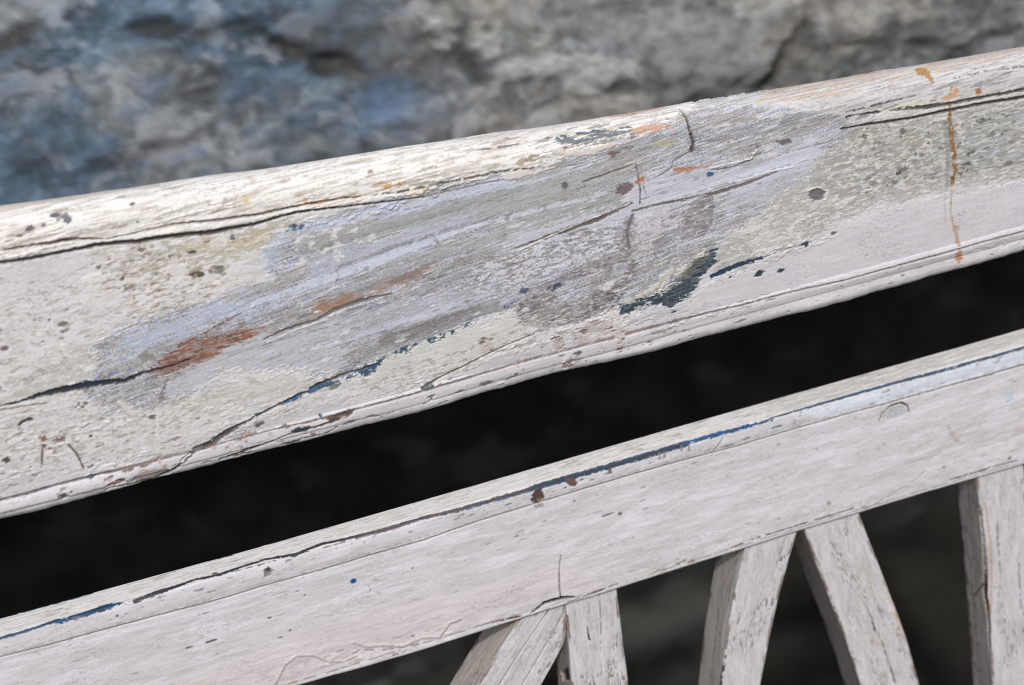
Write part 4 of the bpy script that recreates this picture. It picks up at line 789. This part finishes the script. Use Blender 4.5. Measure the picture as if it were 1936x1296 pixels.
    for q in ([(1075, 1140), (1120, 1127), (1168, 1113)], [(1366, 1050), (1440, 1029), (1508, 1008)], [(1512, 1006), (1570, 990), (1626, 973)], [(1808, 918), (1870, 900), (1936, 880)], [(910, 1196), (985, 1170)]):
        Ln([(x, y+1) for x, y in q], [1.8, 2.2, 1.6][:len(q)], (52, 46, 46), (80, 74, 74), amp=1.5, soft=1.2, sd=int(q[0][0]), lev=-.8, gap=-.3)
    # gap where the diagonal slat meets the rail
    Ln([(1005, 1160), (1030, 1140), (1062, 1131), (1085, 1130)], [2, 3.5, 4, 2.5], (40, 36, 36), amp=2, soft=1, sd=62, lev=-1.5)
    Ln([(-60, 1500), (570, 1297), (860, 1212), (1170, 1113), (1500, 1009), (1936, 879), (2030, 850)], 1.6, (140, 128, 122), amp=2, soft=1.5, op=.8, sd=63, gap=-.15, dh=-.3)
    Ln([(-60, 1256), (400, 1132), (800, 1016), (1200, 890), (1560, 790), (1936, 684)], 3, (170, 160, 156), amp=5, soft=4, op=.6, sd=64, gap=.0)
    A([(-60, 1400), (570, 1240), (1170, 1070), (1936, 850), (1936, 880), (1170, 1112), (570, 1296), (-60, 1480)], (182, 174, 170), amp=14, soft=8, op=.5, thr=.08, ta=14, tb=4, sd=65)
    k.chips([(-20, 1250), (1936, 700), (1936, 740), (-20, 1300)], 70, (.6, 2.2), [(120, 112, 112), (96, 92, 96), (160, 150, 146)], 66, asp=(1, 7), op=(.4, .9), dh=-.1)
    k.chips([(-20, 1215), (1936, 662), (1936, 684), (-20, 1240)], 80, (.8, 2.8), [(100, 96, 100), (130, 120, 116), (70, 84, 104)], 67, asp=(1, 6), op=(.5, .9), dh=-.12)
    k.grain(.05, .018, fleck=.45)
k = build_low(); paint_low(k)
attach(k.build('lower_rail', M_H, None))

# ---------------- slats
YS = 0.003
def build_slat(pairs, depth, seed, zend):
    L = np.array([ray(*a, yp=YS)[[0, 2]] for a, b in pairs]); R = np.array([ray(*b, yp=YS)[[0, 2]] for a, b in pairs])
    # continue to the bottom rail
    dl = L[-1]-L[-2]; dr = R[-1]-R[-2]
    L = np.vstack([L, L[-1]+dl*(zend-L[-1, 1])/dl[1]]); R = np.vstack([R, R[-1]+dr*(zend-R[-1, 1])/dr[1]])
    mid = (L+R)/2; w_ = np.concatenate([[0], np.cumsum(np.hypot(*np.diff(mid, axis=0).T))])
    n = int(min(w_[-1], .26)/.0005)
    ww = np.concatenate([np.linspace(0, min(w_[-1]*.99, .2), n), np.linspace(min(w_[-1]*.99, .2)+.004, w_[-1], 20)])
    def it(A):
        o = np.stack([np.interp(ww, w_, A[:, q]) for q in (0, 1)], -1)
        ker = np.ones(31)/31
        s = np.stack([np.convolve(np.pad(o[:, q], 15, mode='reflect', reflect_type='odd'), ker, 'valid') for q in (0, 1)], -1)
        return s
    l, r = it(L), it(R); wid = np.hypot(*(r-l).T)
    e = .0011; nf, ne, nd, nk = 70, 6, 38, 8
    th = np.linspace(0, np.pi/2, ne, endpoint=False); P = []; Tt = []
    for i in range(len(ww)):
        u = (r[i]-l[i])/wid[i]; a = []      # (across, depth)
        a += [(0, d) for d in np.linspace(depth, e, nd, endpoint=False)]
        a += [(e-e*math.cos(t), e-e*math.sin(t)) for t in th]
        a += [(c, 0) for c in np.linspace(e, wid[i]-e, nf, endpoint=False)]
        a += [(wid[i]-e+e*math.sin(t), e-e*math.cos(t)) for t in th]
        a += [(wid[i], d) for d in np.linspace(e, depth, nd, endpoint=False)]
        a += [(c, depth) for c in np.linspace(wid[i], 0, nk, endpoint=False)]
        a = np.array(a); P.append(np.stack([l[i, 0]+u[0]*a[:, 0], YS+a[:, 1], l[i, 1]+u[1]*a[:, 0]], -1))
        dd = np.concatenate([[0], np.cumsum(np.hypot(*np.diff(a, axis=0).T))]); Tt.append(dd)
    P = np.array(P); T = np.array(Tt); S = np.repeat(ww[:, None], T.shape[1], 1)
    k = Skin(P, S, T, seed=seed)
    if ((P-P.mean(1, keepdims=True))*k.N).sum(2).mean() < 0: k.N = -k.N
    face = (k.N*(k.P-CC)).sum(2) < 0
    I, J = np.meshgrid(np.arange(1, k.n-1, 2), np.arange(1, k.m-1, 1), indexing='ij'); ok = face[I, J]
    k.I, k.J = I[ok], J[ok]; k.qx, k.qy = k.px[k.I, k.J], k.py[k.I, k.J]
    W = (slice(0, k.n), slice(0, k.m))
    k.base((200, 196, 199), (186, 181, 182), 26, 5, 1)
    k.h += .3*k.nz(W, 30, 9, 3, 60)
    m = sst(.15, .45, k.nz(W, 22, 1.6, 4, 8)); k.put(W, m*.25, (172, 164, 160), (156, 150, 148), dh=-.03)
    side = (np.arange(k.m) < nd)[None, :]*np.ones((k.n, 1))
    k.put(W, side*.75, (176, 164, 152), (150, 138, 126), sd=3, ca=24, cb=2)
    k.shear = 0
    for nm, j0, c, w_ in (('a', nd+ne//2, (140, 108, 84), 1.3), ('b', nd+ne+nf, (138, 116, 98), 1.3), ('c', 2, (120, 86, 62), 2.0)):
        d = np.abs(k.T-k.T[:, j0:j0+1]); m = sst(w_*.9, w_*.2, d+.9*k.nz(W, 9, 1.2, 4, j0))*sst(-.05, .2, k.nz(W, 26, 500, 3, j0+3))
        k.put(W, m*.85, c, (96, 78, 68), dh=-.12, sd=j0, ca=5, cb=1)
    m = sst(.33, .45, k.nz(W, 12, .8, 3, 90)); k.put(W, m*.3, (110, 106, 110), (84, 84, 90), dh=-.08)
    q = sst(.05, .4, k.nz(W, 60, 20, 2, 95)); m = sst(.22, .32, k.nz(W, 7, .8, 4, 96))*q; k.put(W, m*.85, (70, 68, 76), (96, 84, 78), dh=-.15)
    return k
def finish(k):
    k.grain(.05, .018); o = k.build('slat', M_V, None); attach(o)
ZE = 0.46
# fluted diagonal slat
k = build_slat([[(1040, 1090), (1085, 1060)], [(987, 1167), (1069, 1135)], [(943, 1234), (1070, 1212)], [(904, 1296), (1023, 1296)], [(850, 1385), (965, 1390)], [(760, 1530), (875, 1535)]], .0275, 11, ZE)
k.line([(1040, 1150), (1023, 1174), (985, 1230), (943, 1296)], 1.5, (150, 140, 140), amp=.8, soft=1.2, lev=-.6, sd=1)
k.line([(1066, 1160), (1050, 1190), (1022, 1236), (986, 1296)], 1.5, (146, 138, 136), amp=.8, soft=1.2, lev=-.6, sd=2)
k.chips([(990, 1165), (1060, 1140), (1062, 1152), (1000, 1175)], 14, (1, 3.5), [(70, 66, 72), (104, 98, 100), (130, 140, 160)], 4, lev=-.2, asp=(.8, 2.5))
k.area([(1000, 1160), (1040, 1140), (1068, 1134), (1060, 1142), (1010, 1164)], (120, 116, 122), (170, 172, 182), amp=3, soft=1.5, sd=5, lev=-.2)
k.dot(1038, 1257, 4, (150, 130, 124), sd=6, dh=-.2); k.dot(1020, 1270, 3, (130, 120, 120), sd=7, dh=-.2)
finish(k)
# upright slat beside it
k = build_slat([[(1066, 1080), (1160, 1060)], [(1070, 1137), (1166, 1113)], [(1076, 1209), (1178, 1215)], [(1082, 1296), (1188, 1296)], [(1100, 1600), (1215, 1600)]], .026, 12, ZE)
k.line([(1112, 1122), (1114, 1160)], 1, (120, 116, 120), sd=1, dh=-.2, gap=-.2); k.line([(1132, 1118), (1136, 1180), (1136, 1230)], [1, 2, 1], (136, 132, 136), sd=2, dh=-.2, gap=-.15)
k.line([(1110, 1185), (1114, 1208), (1116, 1210)], [1, 2.4, 2], (66, 62, 70), sd=3, dh=-.3, gap=-.2)
k.dot(1152, 1276, 4, (140, 128, 122), asp=2, sd=4); k.dot(1178, 1282, 4, (130, 118, 114), sd=5); k.dot(1100, 1280, 3, (140, 128, 122), sd=6)
k.area([(1060, 1270), (1074, 1262), (1078, 1285), (1066, 1290)], (40, 36, 34), amp=3, soft=2, sd=7, lev=-2.5)
finish(k)
# left leg of the spread pair
k = build_slat([[(1440, 960), (1525, 940)], [(1410, 1035), (1507, 1005)], [(1388, 1130), (1474, 1122)], [(1373, 1220), (1452, 1222)], [(1363, 1296), (1437, 1296)], [(1345, 1500), (1415, 1500)]], .0285, 13, ZE)
k.line([(1484, 1018), (1474, 1050), (1468, 1075)], 1.2, (150, 140, 140), sd=1, lev=-.4)
k.line([(1400, 1150), (1392, 1190), (1380, 1240)], [1, 1.5, 1], (110, 106, 108), sd=2, dh=-.2, gap=-.1)
k.line([(1372, 1240), (1366, 1270), (1362, 1296)], [2, 4, 4], (66, 68, 76), sd=3, dh=-.2, gap=-.2)
k.line([(1398, 1060), (1380, 1140), (1366, 1220)], 4, (196, 200, 210), amp=3, soft=3, op=.6, sd=4)
k.line([(1345, 1120), (1332, 1180), (1318, 1260)], 3, (150, 112, 82), amp=3, soft=3, op=.6, sd=5)
k.line([(1358, 1150), (1350, 1220), (1344, 1296)], 1.5, (110, 98, 90), amp=2, sd=6, gap=-.1, dh=-.3)
k.dot(1460, 1138, 4, (140, 128, 118), sd=7, asp=2.5)
finish(k)
# right leg of the spread pair
k = build_slat([[(1505, 950), (1605, 920)], [(1522, 1004), (1624, 972)], [(1553, 1090), (1668, 1085)], [(1600, 1210), (1713, 1205)], [(1629, 1296), (1738, 1296)], [(1690, 1500), (1790, 1500)]], .0290, 14, ZE)
k.line([(1634, 1140), (1648, 1170), (1656, 1200)], [1, 4, 2], (66, 66, 74), amp=3, sd=1, dh=-.3, gap=-.25)
k.line([(1660, 1195), (1676, 1240), (1692, 1290)], [1, 2.4, 3.4], (60, 66, 80), (90, 90, 98), amp=3, sd=2, dh=-.3, gap=-.25)
k.line([(1645, 1110), (1668, 1170), (1674, 1190)], [1, 2, 1], (100, 98, 102), amp=2, sd=3, gap=0)
k.dot(1650, 1212, 5, (176, 128, 108), sd=4, asp=1.6); k.dot(1600, 1086, 3, (180, 140, 120), sd=5)
k.area([(1668, 1100), (1680, 1110), (1700, 1170), (1712, 1215), (1700, 1205), (1684, 1160)], (190, 160, 128), amp=6, soft=6, op=.6, thr=-.05, ta=8, tb=2, sd=6)
k.area([(1590, 1060), (1640, 1060), (1700, 1290), (1660, 1290)], (180, 172, 164), amp=8, soft=8, op=.6, thr=0, ta=18, tb=2.4, sd=7)
k.line([(1522, 1010), (1545, 1060), (1590, 1180), (1622, 1290)], 1.6, (150, 128, 106), amp=2, sd=8, gap=-.1)
finish(k)
# upright split slat at the right edge
k = build_slat([[(1842, 850), (1930, 820)], [(1848, 904), (1935, 881)], [(1863, 1064), (1950, 1064)], [(1879, 1296), (1968, 1296)], [(1896, 1640), (1985, 1640)]], .0235, 15, ZE)
k.line([(1852, 960), (1860, 1020), (1864, 1080), (1862, 1120), (1868, 1160), (1872, 1230)], [1.5, 4, 7, 8, 6, 2], (36, 30, 28), (60, 48, 42), amp=2.5, sd=1, lev=-2.2)
k.line([(1862, 950), (1872, 1030), (1874, 1100), (1872, 1160)], 2.5, (176, 146, 116), amp=3, op=.8, sd=2)
k.line([(1885, 985), (1886, 1020), (1892, 1090)], [1, 2, 1], (90, 88, 94), amp=2, sd=3, dh=-.2, gap=-.1)
k.line([(1926, 1040), (1928, 1120), (1930, 1150)], [1, 2, 2], (110, 106, 110), amp=2, sd=4, dh=-.2, gap=-.1)
k.area([(1815, 1018), (1822, 1022), (1820, 1036), (1813, 1036)], (40, 36, 34), amp=2, soft=1.5, sd=5, lev=-2.5)
k.line([(1862, 1100), (1850, 1116), (1838, 1130)], [2.4, 1.4, .8], (60, 50, 44), amp=1.5, sd=6, dh=-.6)
finish(k)

# ---------------- the rest of the frame, beyond the picture
def simple_bar(name, x0, x1, y0, y1, z0, z1, vertical):
    n = 60
    if vertical: cx = np.linspace(z0, z1, n)
    else: cx = np.linspace(x0, x1, n)
    e = .003
    a0, a1 = (x0, x1) if vertical else (z0, z1)
    loop = [(a0+e, y0), (a1-e, y0), (a1, y0+e), (a1, y1-e), (a1-e, y1), (a0+e, y1), (a0, y1-e), (a0, y0+e)]
    P = np.array([[((a, b, c) if vertical else (c, b, a)) for a, b in loop] for c in cx]); T = np.repeat(np.arange(8)[None]*.01, n, 0); S = np.repeat(cx[:, None], 8, 1)
    k = Skin(P, S, T, seed=20); ctr = P.mean(1, keepdims=True)
    if ((P-ctr)*k.N).sum(2).mean() < 0: k.N = -k.N
    k.base((206, 198, 200), (180, 174, 168), 40, 20, 1, lev=0)
    attach(k.build(name, M_V if vertical else M_H, None))
simple_bar('bottom_rail', -.60, .66, .0, .022, .40, .465, False)
simple_bar('post', -.655, -.60, -.016, .039, -.37, 1.02, True)
simple_bar('post', .66, .715, -.016, .039, -.37, 1.00, True)
